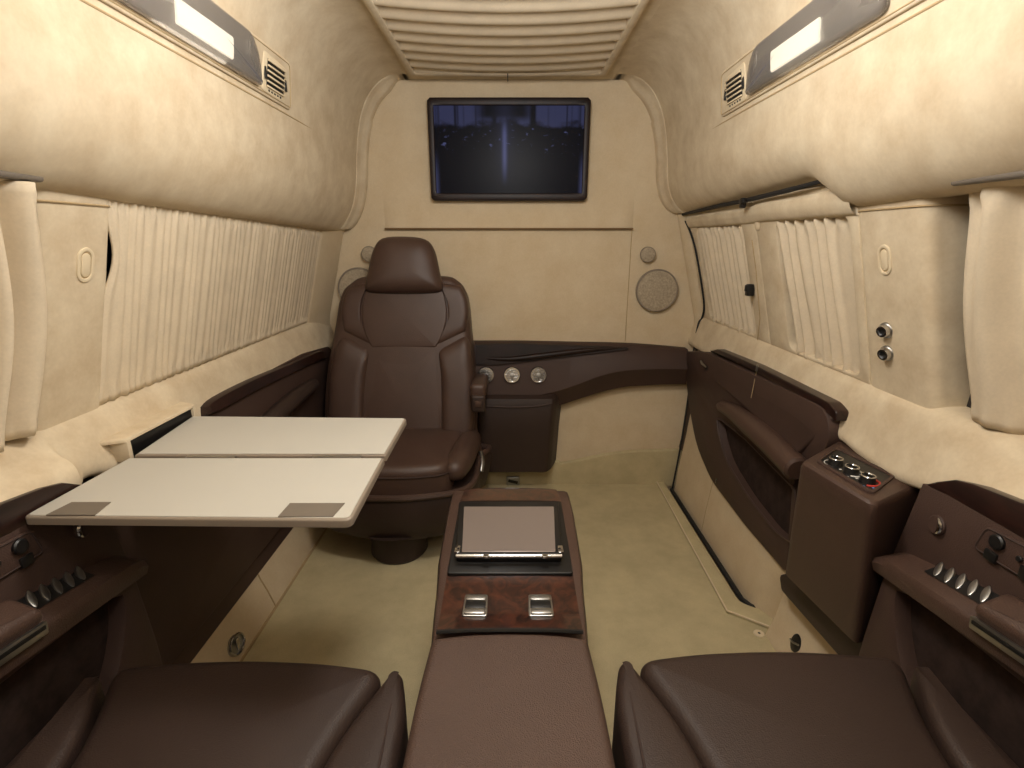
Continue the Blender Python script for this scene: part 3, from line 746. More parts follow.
# ---------------- side armrest units beside the rear seats
def side_unit(s, label, dy):
    r = thing('cubby_console', (s * .8, .6 + dy, .3), label, 'armrest')
    T = lambda x, y, z: V3(s * x, y + dy, z)
    yb = -.2
    # leaning upper panel
    pn = [T(.822, .885, .735), T(.805, .915, .60), T(.80, .68, .668), T(.795, .3, .72), T(.795, yb, .72), T(.815, yb, .80), T(.815, .5, .80), T(.815, .71, .765)]
    NN = Vector((-s, 0, .12)).normalized()
    m = MB(); m.slab([T(.800, .900, .745), T(.800, .930, .56), T(.800, yb, .56), T(.800, yb, .80), T(.800, .5, .792), T(.800, .72, .772)], NN, .004, .003, 2, back=.035)
    pa = obj('backboard', m, TRIM, r)
    # dark wood strip on the top edge
    wsx = .803
    wdp = [T(wsx, .888, .745), T(wsx, .872, .762), T(wsx, .835, .785), T(wsx, .80, .794), T(wsx, .70, .806), T(wsx, .4, .82), T(wsx, yb, .82), T(wsx, yb, .752), T(wsx, .5, .748), T(wsx, .70, .746), T(wsx, .80, .745)]
    m = MB(); m.slab(wdp, (-s, 0, .2), .008, .004, 2, back=.03)
    obj('wood_strip', m, DWOOD, r)
    # armrest body: inner face with an arched cavity
    X0 = .765
    N = Vector((-s, 0, 0))
    outer = [T(X0, .905, .565), T(X0, .925, .36), T(X0, .93, .16), T(X0, yb, .16), T(X0, yb, .68), T(X0, .5, .632), T(X0, .706, .605)]
    inner = [T(X0, .868, .535), T(X0, .862, .49), T(X0, .845, .44), T(X0, .80, .37), T(X0, .72, .30), T(X0, .5, .26), T(X0, .2, .26), T(X0, .05, .35), T(X0, .05, .58), T(X0, .4, .568), T(X0, .69, .552)]
    inner = fillet(inner, [.015, .02, .05, .05, .05, .05, .05, .05, .05, .1, .1], 4)
    c = T(X0, .45, .42); n = 128
    oo = resample(fillet(outer, [.02, .03, 0, 0, .02, .1, .1], 4), n, c, N); ii = resample(inner, n, c, N)
    m = MB(); m.ring(oo, ii, N, .0, .035, .010)
    bo = obj('armrest_body', m, TRIM, r)
    m = MB(); m.add([V3(s * (X0 + .034), p.y, p.z) for p in inset(inner, N, -.01)], [tuple(range(len(inner)))])
    obj('pocket_lining', m, POCKET, bo)
    # end face toward the climate console
    # padded top: ramps up toward the rear
    def top(y):
        k = (.905 - y)
        zi = .582 + k * .135; zo = .597 + k * .25
        return zi, zo
    rings = []
    for y in (.915, .91, .90, .88, .80, .70, .55, .35, .1, yb):
        zi, zo = top(y); e = max(0, .02 - (.915 - y)) * .5
        zo = min(zo, .70); zi = min(zi, .655)
        rings.append([T(.768, y, zi - .045), T(.750, y, zi - .040), T(.743, y, zi - .012 - e), T(.748, y, zi - e), T(.775, y, zi + (zo - zi) * .4 - e), T(.812, y, zo - e), T(.812, y, zo - .05)])
    m = MB(); m.loft(rings); tp = obj('armrest_top', m, LEATH, r)
    # five metal vent fins
    for k in range(5):
        y = .808 - k * .023; zi, zo = top(y)
        z = zi + (zo - zi) * .62 + .003
        a, b = T(.774, y - .006, z - .010), T(.799, y + .010, z + .009)
        td = Vector((0, 1, -.12)).normalized(); fn_ = (b - a).cross(td).normalized(); fn_ = fn_ if fn_.z > 0 else -fn_
        hw = [.0012 + .0058 * math.sin(math.pi * (i / 10)) ** .7 for i in range(11)]
        lp_ = [a + (b - a) * (i / 10) - td * hw[i] for i in range(11)] + [a + (b - a) * (i / 10) + td * hw[i] for i in range(10, -1, -1)]
        q = MB(); q.slab([p + fn_ * .002 for p in lp_], fn_, .003, .0015, 2, back=.003)
        obj('vent_fin', q, SATIN, tp)
    q = MB(); rows = []
    for y in (.823, .688):
        zi, zo = top(y); rows.append([T(.770, y, zi + (zo - zi) * .28 + .0045), T(.804, y, zi + (zo - zi) * .86 + .0045)])
    q.loft(rows, close=False); obj('vent_slot', q, BLACK, tp)
    # padded lid with a metal front rail
    zi, zo = top(.66)
    lp = [T(.746, .690, .612), T(.803, .690, .640), T(.803, .30, .700), T(.746, .30, .668)]
    nl = (lp[1] - lp[0]).cross(lp[3] - lp[0]); nl = nl if nl.z > 0 else -nl
    q = MB(); q.pillow(fillet(lp, .016, 5), nl, .030, .016, .004, back=.02); ldo = obj('armrest_lid', q, LEATH, r)
    q = MB(); q.box(T(.741, .52, .630), (.008, .34, .022), .003, 2, Matrix.Rotation(math.radians(-7.5), 3, 'X')); obj('metal_rail', q, SATIN, ldo)
    q = MB(); q.box(T(.7375, .52, .633), (.004, .33, .007), .001, 1, Matrix.Rotation(math.radians(-7.5), 3, 'X')); obj('rail_groove', q, BLACK, ldo)
    # flush coat hook
    hpnt = T(.795, .845, .688)
    q = MB(); q.lathe([(.018, -.004), (.018, .003), (.016, .005), (0, .005)], hpnt, NN, 24); hk = obj('round_hook', q, TRIM, r)
    q = MB(); pts = [hpnt + NN * .007 + V3(0, -.013 * math.cos(a) , .017 * math.sin(a)) for a in [(-1.2 + 2.4 * i / 8) for i in range(9)]]
    q.tube(pts, [.0012 + .003 * math.sin(math.pi * i / 8) for i in range(9)], 8); obj('hook_crescent', q, CHROME, hk)
    # seat adjustment switch plate
    spl = [T(.795, .755, .742), T(.795, .768, .690), T(.795, .50, .700), T(.795, .50, .762)]
    q = MB(); q.slab(fillet(spl, .014, 5), NN, .004, .002, 2, back=.004); sp = obj('switch_plate', q, TRIM, r)
    q = MB(); q.tube([p + NN * .004 for p in inset(fillet(spl, .014, 5), NN, .003)], .0016, 6, closed=True); obj('plate_groove', q, CREASE, sp)
    for (y, z, rad, h) in ((.728, .727, .0125, .007), (.690, .722, .005, .004)):
        q = MB(); q.lathe([(rad, 0), (rad, h * .7), (rad * .8, h), (0, h)], T(.791, y, z), NN, 22); obj('knob', q, BLACK, sp)
    for (y, z, w, h) in ((.733, .698, .022, .018), (.66, .705, .05, .022)):
        q = MB(); q.box(T(.790, y, z), (.006, w, h), .002); obj('seat_button', q, BLACK, sp)
    return r
side_unit(1, 'brown side armrest with metal fins and cubby beside the right rear seat', 0)
side_unit(-1, 'shaded brown side armrest with metal fins under the near corner of the folding table', -.012)

# ---------------- climate console by the door
cc = thing('climate_console', (.77, 1.05, .22), 'brown leather climate control box with three dials beside the sliding door', 'console')
tz = .70
A, B, C, D = V3(.675, 1.104, tz), V3(.858, 1.243, tz), V3(.868, .982, tz), V3(.708, .895, tz)
a, b, c, d = V3(.742, 1.20, .30), V3(.858, 1.27, .30), V3(.860, .99, .30), V3(.772, .935, .30)
rings = []
for k, (sc_, z) in enumerate(((.12, .335), (.16, .345), (.5, .48), (.9, .66), (.97, tz - .016), (.99, tz - .005), (1.0, tz))):
    lo = []
    for p, q in ((A, a), (B, b), (C, c), (D, d)):
        v = q + (p - q) * sc_; lo.append(V3(v.x, v.y, z))
    if z == tz: lo = inset(lo, Vector((0, 0, 1)), .012)
    elif z > tz - .006: lo = inset(lo, Vector((0, 0, 1)), .004)
    rings.append(fillet(lo, [.02, .006, .006, .022], 6))
m = MB(); m.loft(rings); cb = obj('console_body', m, LEATH, cc)
m = MB(); m.slab(fillet([PX(782, 574, .80), PX(800, 576, .80), PX(868, 640, .80), PX(866, 665, .80), PX(846, 660, .80), PX(784, 590, .80)], .012, 4), (-1, 0, -.2), .01, .008, 3, back=.05); obj('skirt', m, LEATHD, cc)
zt = tz
lp = [PZ(820, 462, zt), PZ(837, 450, zt), PZ(891, 477, zt), PZ(871, 492, zt)]
bz = fillet([PZ(815, 462, zt), PZ(837, 447, zt), PZ(896, 477, zt), PZ(872, 496, zt)], .014, 5)
n = 64; ctr = (lp[0] + lp[2]) / 2
m = MB(); m.ring(resample(bz, n, ctr, (0, 0, 1)), resample(fillet(lp, .01, 4), n, ctr, (0, 0, 1)), (0, 0, 1), .005, .002, .002)
obj('bezel', m, TRIM, cc)
m = MB(); m.slab(fillet(lp, .004, 3), (0, 0, 1), .002, .001, 1, back=.003); cp_ = obj('control_panel', m, BLACK, cc)
for k, (u, v) in enumerate(((836, 460), (852, 468.5), (868, 477.5))):
    q = PZ(u, v, zt + .012); q.z = zt
    m = MB(); m.lathe([(.0165, .002), (.015, .008), (.0135, .016), (.0, .017)], q, (0, 0, 1), 24); kn = obj('dial', m, BLACK, cc)
    m = MB(); m.tube([q + V3(.0130 * math.cos(t), .0130 * math.sin(t), .0165) for t in [2 * math.pi * i / 24 for i in range(24)]], .0017, 6, closed=True); obj('dial_ring', m, CHROME, kn)
    m = MB(); m.box(q + V3(0, 0, .018), (.004, .022, .005), .001); obj('dial_grip', m, BLACK, kn)
    def arc(t0, t1, R, w, mm, nm):
        m = MB(); m.tube([q + V3(R * math.cos(t0 + (t1 - t0) * i / 14), R * math.sin(t0 + (t1 - t0) * i / 14), .0025) for i in range(15)], w, 6); obj(nm, m, mm, cp_)
    if k == 2: arc(-2.2, .7, .0225, .0024, RED, 'temperature_arc')
    elif k == 1: arc(-2.2, .9, .0225, .0018, WHITE, 'fan_arc')
    else: arc(1.6, 3.4, .022, .0010, WHITE, 'mode_arc')
    m = MB()
    for t in (3.3, 3.9, 4.5): m.box(q + V3(.030 * math.cos(t), .030 * math.sin(t), .0025), (.005, .004, .001), 0)
    obj('panel_marks', m, BLUE if k == 2 else WHITE, cp_)

# ---------------- left brown panel under the long curtain
m = MB(); X0 = -.838
po = [V3(X0, .93, .70), V3(X0, 1.27, .735), V3(X0, 1.5, .765), V3(X0, 2.0, .762), V3(X0, 2.28, .735), V3(X0, 2.33, .70), V3(X0, 2.33, .20), V3(X0, .93, .20)]
m.slab(fillet(po, .02, 4), (1, 0, 0), .004, .003, 2, back=.03); lpn = struct('trim_6', m, TRIM, 'dark brown leather panel with wood strip below the long pleated curtain')
tp_ = [(203, 408), (215, 398), (250, 380), (290, 363), (318, 351), (323, 354)]
bt_ = [(206, 416), (222, 409), (255, 391), (292, 373), (318, 361), (326, 359)]
a_ = catmull([PX(u, v, -.836) for u, v in tp_], 4); b_ = catmull([PX(u, v, -.824) for u, v in bt_], 4)
m = MB(); m.loft([[p + V3(-.02, 0, .002), p + V3(.004, 0, .002), p + V3(.010, 0, -.002), q + V3(.004, 0, .003), q + V3(0, 0, 0), q + V3(-.03, 0, -.004)] for p, q in zip(a_, b_)]); obj('wood_strip', m, DWOOD, lpn)
m = MB(); pa = catmull([PX(250, 425, -.80), PX(275, 402, -.80), PX(298, 383, -.805), PX(314, 372, -.815)], 6)
m.tube([p + V3(0, 0, -.045) for p in pa], [.030] * 10 + [.030, .030, .029, .028, .027, .026, .024, .022, .014], 14); obj('armrest', m, LEATHD, lpn)

# ---------------- folding table
ft = thing('folding_table', (-.52, .98, .75), 'open cream folding table with two leaves and taupe pads in front of the captain seat', 'table')
TZ = .77
def tq(u, v): return PZ(u, v, TZ)
near = [tq(21, 517), tq(129, 457.6), tq(384.5, 457.6), tq(351, 520)]
far = [tq(134, 455), tq(192, 416), tq(407, 418), tq(386, 455)]
def inset2(P, r):
    c = sum(P, Vector()) / len(P); out = []
    for i in range(len(P)):
        d1 = (P[i - 1] - P[i]).normalized(); d2 = (P[(i + 1) % len(P)] - P[i]).normalized()
        sn = max(.2, d1.cross(d2).length); out.append(P[i] + (d1 + d2) * (r / sn))
    return out
def leaf(pts, nm, rr):
    lp = fillet([V3(p.x, p.y, TZ) for p in pts], rr, 5)
    q = MB(); q.slab(lp, (0, 0, 1), 0, .004, 3, back=.014); o = obj(nm, q, TEDGE, ft)
    b4 = inset2([V3(p.x, p.y, TZ) for p in pts], .005)
    q = MB(); q.slab(fillet(b4, [max(.002, x - .004) for x in rr], 5), (0, 0, 1), .0012, .0006, 1, back=.002); obj('leaf_surface', q, TABLE, o)
    return o
lf = leaf(near, 'table_leaf', [.012, .003, .003, .014]); leaf(far, 'table_leaf', [.003, .004, .012, .003])
for pp in (((46, 515.5), (72, 502.5), (111, 502.5), (95, 515.5)), ((278, 517), (290, 503.5), (345, 503.5), (333, 517))):
    q = MB(); q.slab([PZ(u, v, TZ + .0012) for u, v in pp], (0, 0, 1), .0014, .0006, 1, back=.001); obj('corner_pad', q, PAD, lf)
for xx in (-.62, -.36):
    y = near[1].y + .002; q = MB(); q.box((xx, y + .001, TZ + .0005), (.10, .010, .003), .001); obj('hinge', q, SATIN, lf)
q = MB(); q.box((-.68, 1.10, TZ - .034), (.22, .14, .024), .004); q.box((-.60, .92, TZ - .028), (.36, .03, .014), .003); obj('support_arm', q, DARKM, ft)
# storage pocket in the ledge it swings out of
th = thing('table_housing', (-.83, 1.1, .72), 'cream suede housing with a dark slot where the folding table comes out of the ledge', 'housing')
f0, f1 = PX(127, 443, -.806), PX(196, 409, -.806)
zt_ = .800
hb = [V3(-.806, f0.y, zt_), V3(-.806, f1.y, zt_), V3(-.875, f1.y + .03, zt_), V3(-.875, f0.y - .03, zt_)]
m = MB(); m.slab(fillet(hb, [.006, .006, .01, .01], 3), (0, 0, 1), 0, .004, 3, back=.008); obj('housing_lid', m, SUEDE, th)
m = MB(); m.box((-.842, (f0.y + f1.y) / 2, zt_ - .032), (.064, f1.y - f0.y - .03, .040), 0); obj('slot', m, BLACK, th)
for yy in (f0.y + .006, f1.y - .004):
    m = MB(); m.box((-.842, yy, zt_ - .030), (.072, .012, .048), .003); obj('end_cheek', m, SUEDE, th)

# ================================================================== CURTAINS
def curtain(fn, nu, nv, label, group=None, thick=.004):
    m = MB(); m.grid(fn, nu, nv)
    o = obj('curtain', m, CURT, angle=180); tag(o, label, 'curtain', group)
    md = o.modifiers.new('thick', 'SOLIDIFY'); md.thickness = thick; md.offset = 0
    return o
def frill(v):      # header and hem gathers
    return math.exp(-((v - .03) / .03) ** 2) + math.exp(-((v - .97) / .035) ** 2)
def smooth01(x): x = max(0, min(1, x)); return x * x * (3 - 2 * x)
rnd = [random.uniform(-1, 1) for _ in range(200)]
def wob(i, k): return rnd[(i * 7 + k) % 200]
def long_curtain(u, v):
    y = 1.024 + (2.168 - 1.024) * u; z0 = .862 - .0 * u; z1 = 1.285 - .038 * u
    z = z0 + (z1 - z0) * v
    ph = u * 40; i = int(ph)
    amp = (.0026 + .0011 * wob(i, 3)) * (1.2 - .75 * u) * (.75 + .5 * abs(v - .5))
    c = math.sin(2 * math.pi * ph + 1.2 * math.sin(ph * 1.7 + v * 1.5))
    hdr = (.0035 if v > .93 else 0) + frill(v) * .004 * math.sin(2 * math.pi * ph * 1.5 + 2)
    belly = .014 * math.sin(math.pi * v) * (1 - smooth01(u / .06)) * 0
    pinch = -.030 * math.exp(-((u) / .03) ** 2) * math.exp(-((v - .72) / .16) ** 2)
    return V3(-(wx(z) + .004 + amp * c + hdr), y - pinch, z)
curtain(long_curtain, 430, 26, 'long finely pleated cream curtain on the left side, behind the folding table')
def door_curtain(yA, yB, zt, zb, nf, lean, seed, flat=0.0):
    def f(u, v):
        # u runs from the rear edge (small y) to the front edge
        w = smooth01(v)
        ya = yA[0] + (yA[1] - yA[0]) * w; yb = yB[0] + (yB[1] - yB[0]) * w
        uu = u
        y = ya + (yb - ya) * uu; z = zb + (zt - zb) * v
        ph = (u if u > flat else u * .5 + flat * .5) * nf
        amp = (.010 + .004 * wob(int(ph), seed)) * smooth01((u - flat * .7) / .12 if flat else 1)
        c = math.sin(2 * math.pi * ph + .9 * math.sin(ph * 2.1 + v * 2 + seed))
        hdr = frill(v) * .006 * math.sin(2 * math.pi * ph * 2 + 1)
        zz = z + .006 * math.sin(2 * math.pi * ph * .5) * (1 - v) ** 3
        return V3(wx(z) + .014 + amp * c + hdr, y, zz)
    return f
# rear-most door curtain, then the front one
curtain(door_curtain((1.225, 1.24), (1.535, 1.572), 1.258, .858, 7, 0, 5, .22), 160, 26, 'gathered cream curtain on the door window next to the pillar with knobs')
curtain(door_curtain((1.79, 1.80), (2.205, 2.225), 1.248, .858, 10, 0, 11), 180, 26, 'gathered cream curtain on the door window nearest the round speaker')
def swept(s, yE, fold, seed):
    def f(u, v):
        z = .868 + (1.285 - .868) * v
        edge = yE + .020 * math.sin(math.pi * v) ** 1.5 * fold + .012 * (v > 1)
        y = edge - u * (yE + .12)
        ph = u * (13 if s < 0 else 10) + (.30 if s < 0 else .2)
        amp = (.042 if s < 0 else .026) * smooth01(u / .06 + .35)
        c = math.sin(2 * math.pi * ph + .7 + .7 * math.sin(2.2 * v + seed)) + .25 * math.sin(2 * math.pi * ph * 1.7 + seed + 1.2 * v)
        hdr = frill(v) * .006 * math.sin(2 * math.pi * ph * 3)
        return V3(s * (wx(z) + (-.010 if s < 0 else .014) + amp * c * .6 + hdr), y, z)
    return f
curtain(swept(-1, .862, 1, 1), 150, 26, 'swept cream curtain at the left edge of the photo, left of the pillar')
curtain(swept(1, .925, 1, 2), 150, 26, 'swept cream curtain at the right edge of the photo, right of the pillar with knobs')
# curtain rails of the two rear curtains and the door windows
for s, y1, lb in ((-1, .862, 'taupe curtain rail over the swept left curtain'), (1, .918, 'taupe curtain rail over the swept right curtain')):
    x = .757; q = MB(); q.box((s * .762, y1 / 2 - .1, 1.293), (.052, y1 + .2, .012), .005, 3)
    tag(obj('curtain_rail', q, PAD), lb, 'curtain rail')

# ================================================================== FITTINGS
# television
tv = thing('television', (-.012, 2.34, 1.37), 'wall mounted television with dark wood frame showing a dim bluish picture with painted reflections', 'television')
yt = 2.338
fo = [PY(426.5, 97, yt), PY(590.5, 97, yt), PY(586.5, 200.5, yt), PY(432, 200.5, yt)]
xl, xr, z1, z0 = -.3515, .3265, fo[0].z, fo[2].z
fo = [V3(xl, yt, z1), V3(xr, yt, z1), V3(xr - .002, yt, z0), V3(xl + .002, yt, z0)]
ix0, ix1, iz0, iz1 = xl + .026, xr - .026, z0 + .030, z1 - .030
fi = [V3(ix0, yt, iz1), V3(ix1, yt, iz1), V3(ix1, yt, iz0), V3(ix0, yt, iz0)]
c = V3((xl + xr) / 2, yt, (z0 + z1) / 2); N = Vector((0, -1, 0)); n = 160
oo = resample(fillet(fo, .014, 4), n, c, N); ii = resample(fi, n, c, N)
for q in fi:
    k = min(range(n), key=lambda j: (ii[j] - q).length); ii[k] = q
m = MB(); m.ring(oo, ii, N, .0, .045, .005); obj('frame', m, FRAMEW, tv)
SCR = screen_mat(ix0, ix1, iz0, iz1)
m = MB(); m.box(((ix0 + ix1) / 2, yt + .012, (iz0 + iz1) / 2), (ix1 - ix0 + .004, .01, iz1 - iz0 + .004), 0); obj('screen', m, SCR, tv, smooth=False)
# speakers and tweeters
def speaker(name, c, rad, ax, label, cat, group):
    r = thing(name, c, label, cat, group); c = Vector(c); ax = Vector(ax)
    q = MB(); q.lathe([(rad * 1.03, -.01), (rad * 1.03, .003), (rad * 1.01, .006), (rad * .97, .006), (rad * .95, .003)], c, ax, 44); obj('bezel', q, TEDGE, r)
    q = MB(); q.lathe([(rad * .96, .003), (rad * .7, .006), (rad * .3, .008), (0, .0085)], c, ax, 44); obj('grille', q, MESHG, r)
    return r
NF = (0, -1, 0)
speaker('speaker', PY(657, 290.5, 2.366), .0935, NF, 'large round taupe speaker grille on the front wall near the sliding door', 'speaker', None)
speaker('speaker', PY(359, 289, 2.366), .0935, NF, 'large round speaker grille half hidden behind the captain seat', 'speaker', None)
speaker('tweeter', PY(648, 254.5, 2.366), .033, NF, 'small round tweeter above the large speaker near the sliding door', 'tweeter', None)
speaker('tweeter', PY(369, 254, 2.366), .033, NF, 'small round tweeter just left of the captain seat headrest', 'tweeter', None)
# lamp and vent panels in the overhead lining
def lin_x(z):
    T = [(1.45, .660), (1.55, .650), (1.67, .628), (1.755, .592), (1.81, .545)]
    for (a, b) in zip(T, T[1:]):
        if z <= b[0]: return a[1] + (b[1] - a[1]) * (z - a[0]) / (b[0] - a[0])
    return .545
def lamp_panel(s, label, dy):
    r = thing('lamp_panel', (s * .64, 1.3 + dy, 1.6), label, 'ceiling lamp', None)
    def S(y, z, off=0):
        p = V3(s * lin_x(z), y + dy, z); return p + nn * off
    nn = Vector((-s, 0, -.19)).normalized()
    yA, yB_, zA, zB = .55, 1.735, 1.562, 1.678
    lo = [S(yB_, zA), S(yB_ - .03, zB), S(yA, zB), S(yA, zA)]
    q = MB(); q.slab(fillet(lo, .02, 5), nn, .006, .004, 3, back=.01); bp = obj('panel_plate', q, SUEDE, r)
    q = MB(); q.tube([p + nn * .0062 for p in inset(fillet(lo, .02, 5), nn, .007)], .0015, 5, closed=True); obj('plate_groove', q, PIPE, bp)
    # louvred vent
    yv = 1.615
    q = MB(); q.slab(fillet([S(yv + .070, 1.568), S(yv + .070, 1.655), S(yv - .070, 1.662), S(yv - .070, 1.570)], .012, 5), nn, .010, .004, 2, back=.0); vt = obj('vent_frame', q, CREAMP, r)
    q = MB(); q.slab([S(yv + .050, 1.583), S(yv + .050, 1.645), S(yv - .050, 1.648), S(yv - .050, 1.584)], nn, .0112, .0005, 1, back=-.009); obj('vent_opening', q, BLACK, vt)
    for k in range(6):
        z = 1.5855 + .0118 * k
        q = MB(); q.box(S(yv, z, .0125), (.004, .100, .0046), .001); obj('louvre', q, CREAMP, vt)
    for k in range(5):
        q = MB(); q.box(S(yv + .034 - .017 * k, 1.5775, .0105), (.002, .006, .004), 0); obj('slot_mark', q, BLACK, vt)
    for yy in (.060, -.060):
        q = MB(); q.box(S(yv + yy, 1.613, .011), (.006, .010, .030), .003); obj('vent_slider', q, BLACK, vt)
    # clear lamp lens with a lit bulb behind
    lz = [S(1.525, 1.574), S(1.520, 1.60), S(1.50, 1.645), S(1.46, 1.673), S(1.00, 1.673), S(1.00, 1.574)]
    q = MB(); q.slab(fillet(lz, [.008, .02, .03, .02, .02, .02], 5), nn, .0085, .003, 2, back=.0); obj('lamp_tray', q, SATIN, r)
    q = MB(); q.pillow(fillet(lz, [.008, .02, .03, .02, .02, .02], 5), nn, .024, .012, .004, back=-.0085); obj('lamp_lens', q, LENS, r)
    q = MB(); q.box(S(1.28, 1.612, .014), (.010, .20, .045), .004); obj('lamp_bulb', q, BULB, r)
    q = MB(); q.tube([S(1.49, 1.60, .016), S(1.455, 1.625, .016), S(1.45, 1.655, .016)], .003, 6); obj('lamp_clip', q, CHROME, r)
lamp_panel(1, 'lit reading lamp and louvred vent panel in the right overhead lining', 0)
lamp_panel(-1, 'lit reading lamp and louvred vent panel in the left overhead lining', -.09)
# coat hooks on the pillars
def coat_hook(s, u, v, label):
    p = PW(u, v); N = wn(s); up_ = Vector((-s * -SLOPE * -1, 0, 1)); up_ = (Vector((0, 0, 1)) - N * N.z).normalized(); e = Vector((0, 1, 0))
    r = thing('coat_hook', p, label, 'coat hook', None)
    def stad(w, h, off): return [p + N * off + e * (w * math.cos(t)) + up_ * (w * math.sin(t) + (h if math.sin(t) >= 0 else -h)) for t in [2 * math.pi * i / 32 + .001 for i in range(32)]]
    q = MB(); q.ring(stad(.020, .013, 0), stad(.0125, .013, 0), N, .003, .004, .002); obj('hook_bezel', q, CREAMP, r)
    q = MB(); q.slab(stad(.0105, .012, 0), N, .003, .002, 2, back=.003); obj('hook_flap', q, CREAMP, r)
    q = MB(); q.slab(stad(.013, .013, 0), N, .0008, .0005, 1, back=.003); obj('hook_recess', q, PIPE, r)
coat_hook(-1, 85, 265, 'cream folding coat hook on the left pillar')
coat_hook(1, 885, 260, 'cream folding coat hook on the right pillar above the chrome knobs')
for (u, v, lb) in ((887, 330, 'upper of the two chrome knobs on the right pillar'), (888, 353, 'lower of the two chrome knobs on the right pillar')):
    p = PW(u, v); N = (wn(1) + Vector((0, -.25, 0))).normalized()
    r = thing('socket_knob', p, lb, 'knob', 'chrome knobs on the right pillar')
    q = MB(); q.lathe([(.018, -.006), (.018, .003), (.016, .006), (.013, .007)], p, N, 28); obj('knob_base', q, SATIN, r)
    q = MB(); q.lathe([(.014, .004), (.014, .013), (.0125, .016), (.009, .016), (.008, .011), (0, .011)], p, N, 28); obj('knob_barrel', q, CHROME, r)
    q = MB(); q.lathe([(.008, .0115), (.0, .012)], p, N, 20); obj('knob_hole', q, BLACK, r)
# chrome outlet under the cabinet
p = PY(513, 481, 2.362)
r = thing('power_outlet', p, 'small chrome outlet on the wall foot under the brown cabinet', 'outlet')
q = MB(); q.box(p, (.066, .016, .050), .006, 3); obj('outlet_plate', q, SATIN, r)
q = MB(); q.box(p + V3(0, -.007, .0), (.050, .006, .016), .002, 2, Matrix.Rotation(.25, 3, 'Y')); obj('outlet_flap', q, BLACK, r)
# floor fittings
p = V3(-.8155, 1.238, .052)
r = thing('tie_down_ring', p, 'oval chrome tie down ring low on the left kick panel', 'tie down')
N = Vector((1, 0, .3)).normalized(); e = Vector((0, 1, 0)); g = N.cross(e)
def ell(a, b, off): return [p + N * off + e * (a * math.cos(t)) + g * (b * math.sin(t)) for t in [2 * math.pi * i / 28 for i in range(28)]]
q = MB(); q.slab(ell(.036, .028, .002), N, .002, .001, 1, back=.004); obj('ring_cup', q, SATIN, r)
q = MB(); q.tube(ell(.034, .026, .006), .004, 8, closed=True); obj('ring', q, CHROME, r)
q = MB(); q.box(p + N * .008, (.008, .014, .044), .003); obj('ring_bar', q, CHROME, r)
p = PZ(759, 634, 0)
r = thing('floor_eyelet', p, 'cream screw eyelet in the carpet by the end of the door step', 'eyelet')
q = MB(); q.lathe([(.016, -.004), (.016, .003), (.013, .005), (.007, .004)], p, (0, 0, 1), 24); obj('eyelet_rim', q, CREAMP, r)
q = MB(); q.lathe([(.008, .0035), (0, .0045)], p, (0, 0, 1), 16); obj('eyelet_hole', q, BLACK, r)
p = PX(796, 643, .822) + V3(0, 0, 0)
r = thing('seat_belt_slot', p, 'small dark slot with metal lip low on the beige post beside the right rear seat', 'slot')
N = Vector((-1, 0, .25)).normalized(); g = N.cross(e)
q = MB(); q.slab(ell(.020, .028, .0), N, .003, .002, 2, back=.02); obj('slot_cup', q, BLACK, r)
q = MB(); q.tube([p + N * .006 + e * .018 + g * .004, p + N * .010, p + N * .006 - e * .018 - g * .008], .003, 8); obj('slot_lip', q, SATIN, r)
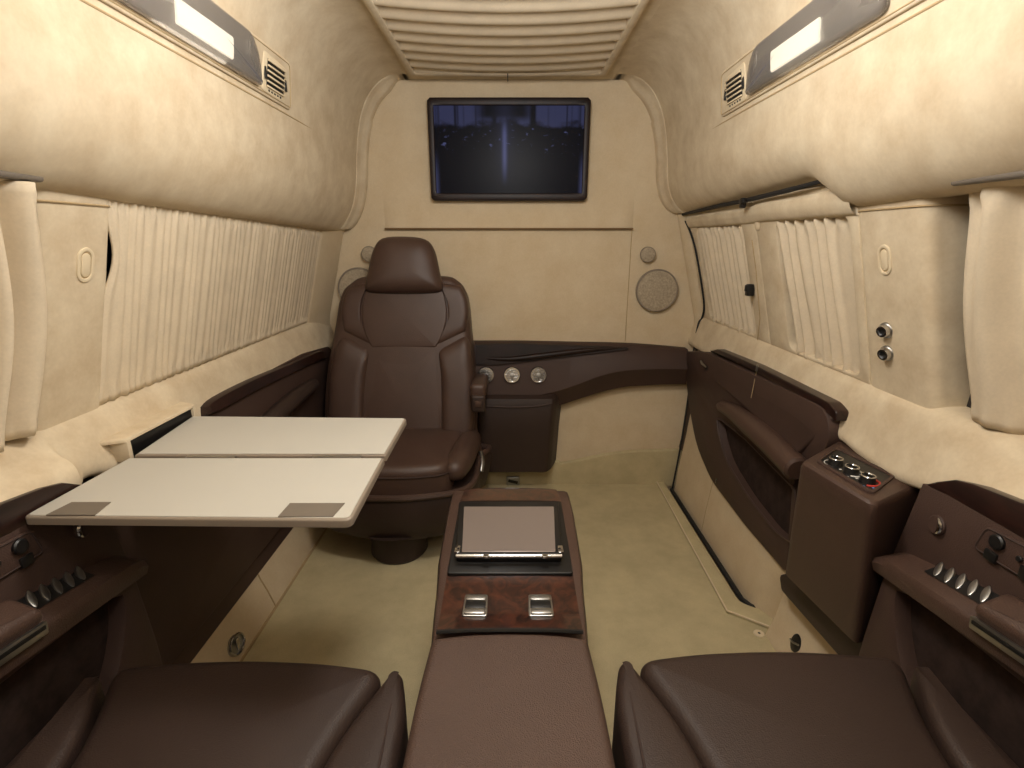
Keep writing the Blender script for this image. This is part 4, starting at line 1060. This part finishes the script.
# roof blind
rb = thing('roof_blind', (-.017, 1.7, 1.82), 'pleated cream roof blind in a padded frame above the television', 'blind')
m = MB()
cxh = (hx0 + hx1) / 2; n = 96
oo = fillet([V3(hx0 - .006, hy0 - .03, 1.842), V3(hx1 + .006, hy0 - .03, 1.842), V3(hx1 + .006, hy1 - .01, 1.842), V3(hx0 - .006, hy1 - .01, 1.842)], .03, 4)
ii = fillet([V3(hx0 + .022, hy0 + .03, 1.842), V3(hx1 - .022, hy0 + .03, 1.842), V3(hx1 - .022, hy1 - .05, 1.842), V3(hx0 + .022, hy1 - .05, 1.842)], .02, 4)
m.ring(oo, ii, (0, 0, -1), .014, .03, .008); obj('blind_frame', m, SUEDE, rb)
m = MB()
def bl(u, v):
    x = hx0 + .02 + (hx1 - hx0 - .04) * u; y = hy0 + .03 + (hy1 - hy0 - .075) * v
    a = (u * 2 - 1)
    sag = .030 * (1 - a * a)
    yy = y + .03 * (1 - a * a)* (1 if v < .98 else .3)
    ph = v * 13.5
    return V3(x, yy, 1.858 - .026 * abs(math.sin(math.pi * ph)) ** .8 - sag * .25)
m.grid(bl, 30, 240); obj('blind_fabric', m, CURT, rb, angle=180)
q = MB(); q.box((-.017, hy1 - .02, 1.825), (.004, .085, .006), .001); obj('pull_tab', q, BLACK, rb)

# ================================================================== CAMERA, LIGHT
cam = bpy.data.cameras.new('camera'); co = bpy.data.objects.new('camera', cam); COL.objects.link(co)
cam.sensor_width = 36; cam.lens = F / 1024 * 36; cam.clip_start = .02
co.location = (0, 0, EYE); co.rotation_euler = (math.pi / 2 - TH, 0, 0); SC.camera = co
def area(nm, loc, sx, sy, power, col, rot=(0, 0, 0)):
    l = bpy.data.lights.new(nm, 'AREA'); l.shape = 'RECTANGLE'; l.size = sx; l.size_y = sy; l.energy = power; l.color = col
    o = bpy.data.objects.new(nm, l); COL.objects.link(o); o.location = loc; o.rotation_euler = rot; return o
WARM = (1, .99, .975)
def fill_light(loc, power, rad):  # added point fills, no fixture modelled; they stand in for roof lamps
    l = bpy.data.lights.new('roof_fill_light', 'POINT'); l.energy = power; l.color = WARM; l.shadow_soft_size = rad
    o = bpy.data.objects.new('roof_fill_light', l); COL.objects.link(o); o.location = loc
fill_light((0, .98, 1.70), 16.5, .12)
fill_light((0, .2, 1.68), 9, .12)
fill_light((0, -.5, 1.66), 4, .12)
w = bpy.data.worlds.new('world'); SC.world = w; w.use_nodes = True
w.node_tree.nodes['Background'].inputs[0].default_value = (1, .95, .88, 1); w.node_tree.nodes['Background'].inputs[1].default_value = .15
SC.view_settings.view_transform = 'Standard'; SC.view_settings.look = 'None'; SC.view_settings.gamma = 1; SC.view_settings.use_curve_mapping = False
SC.view_settings.exposure = 0.36
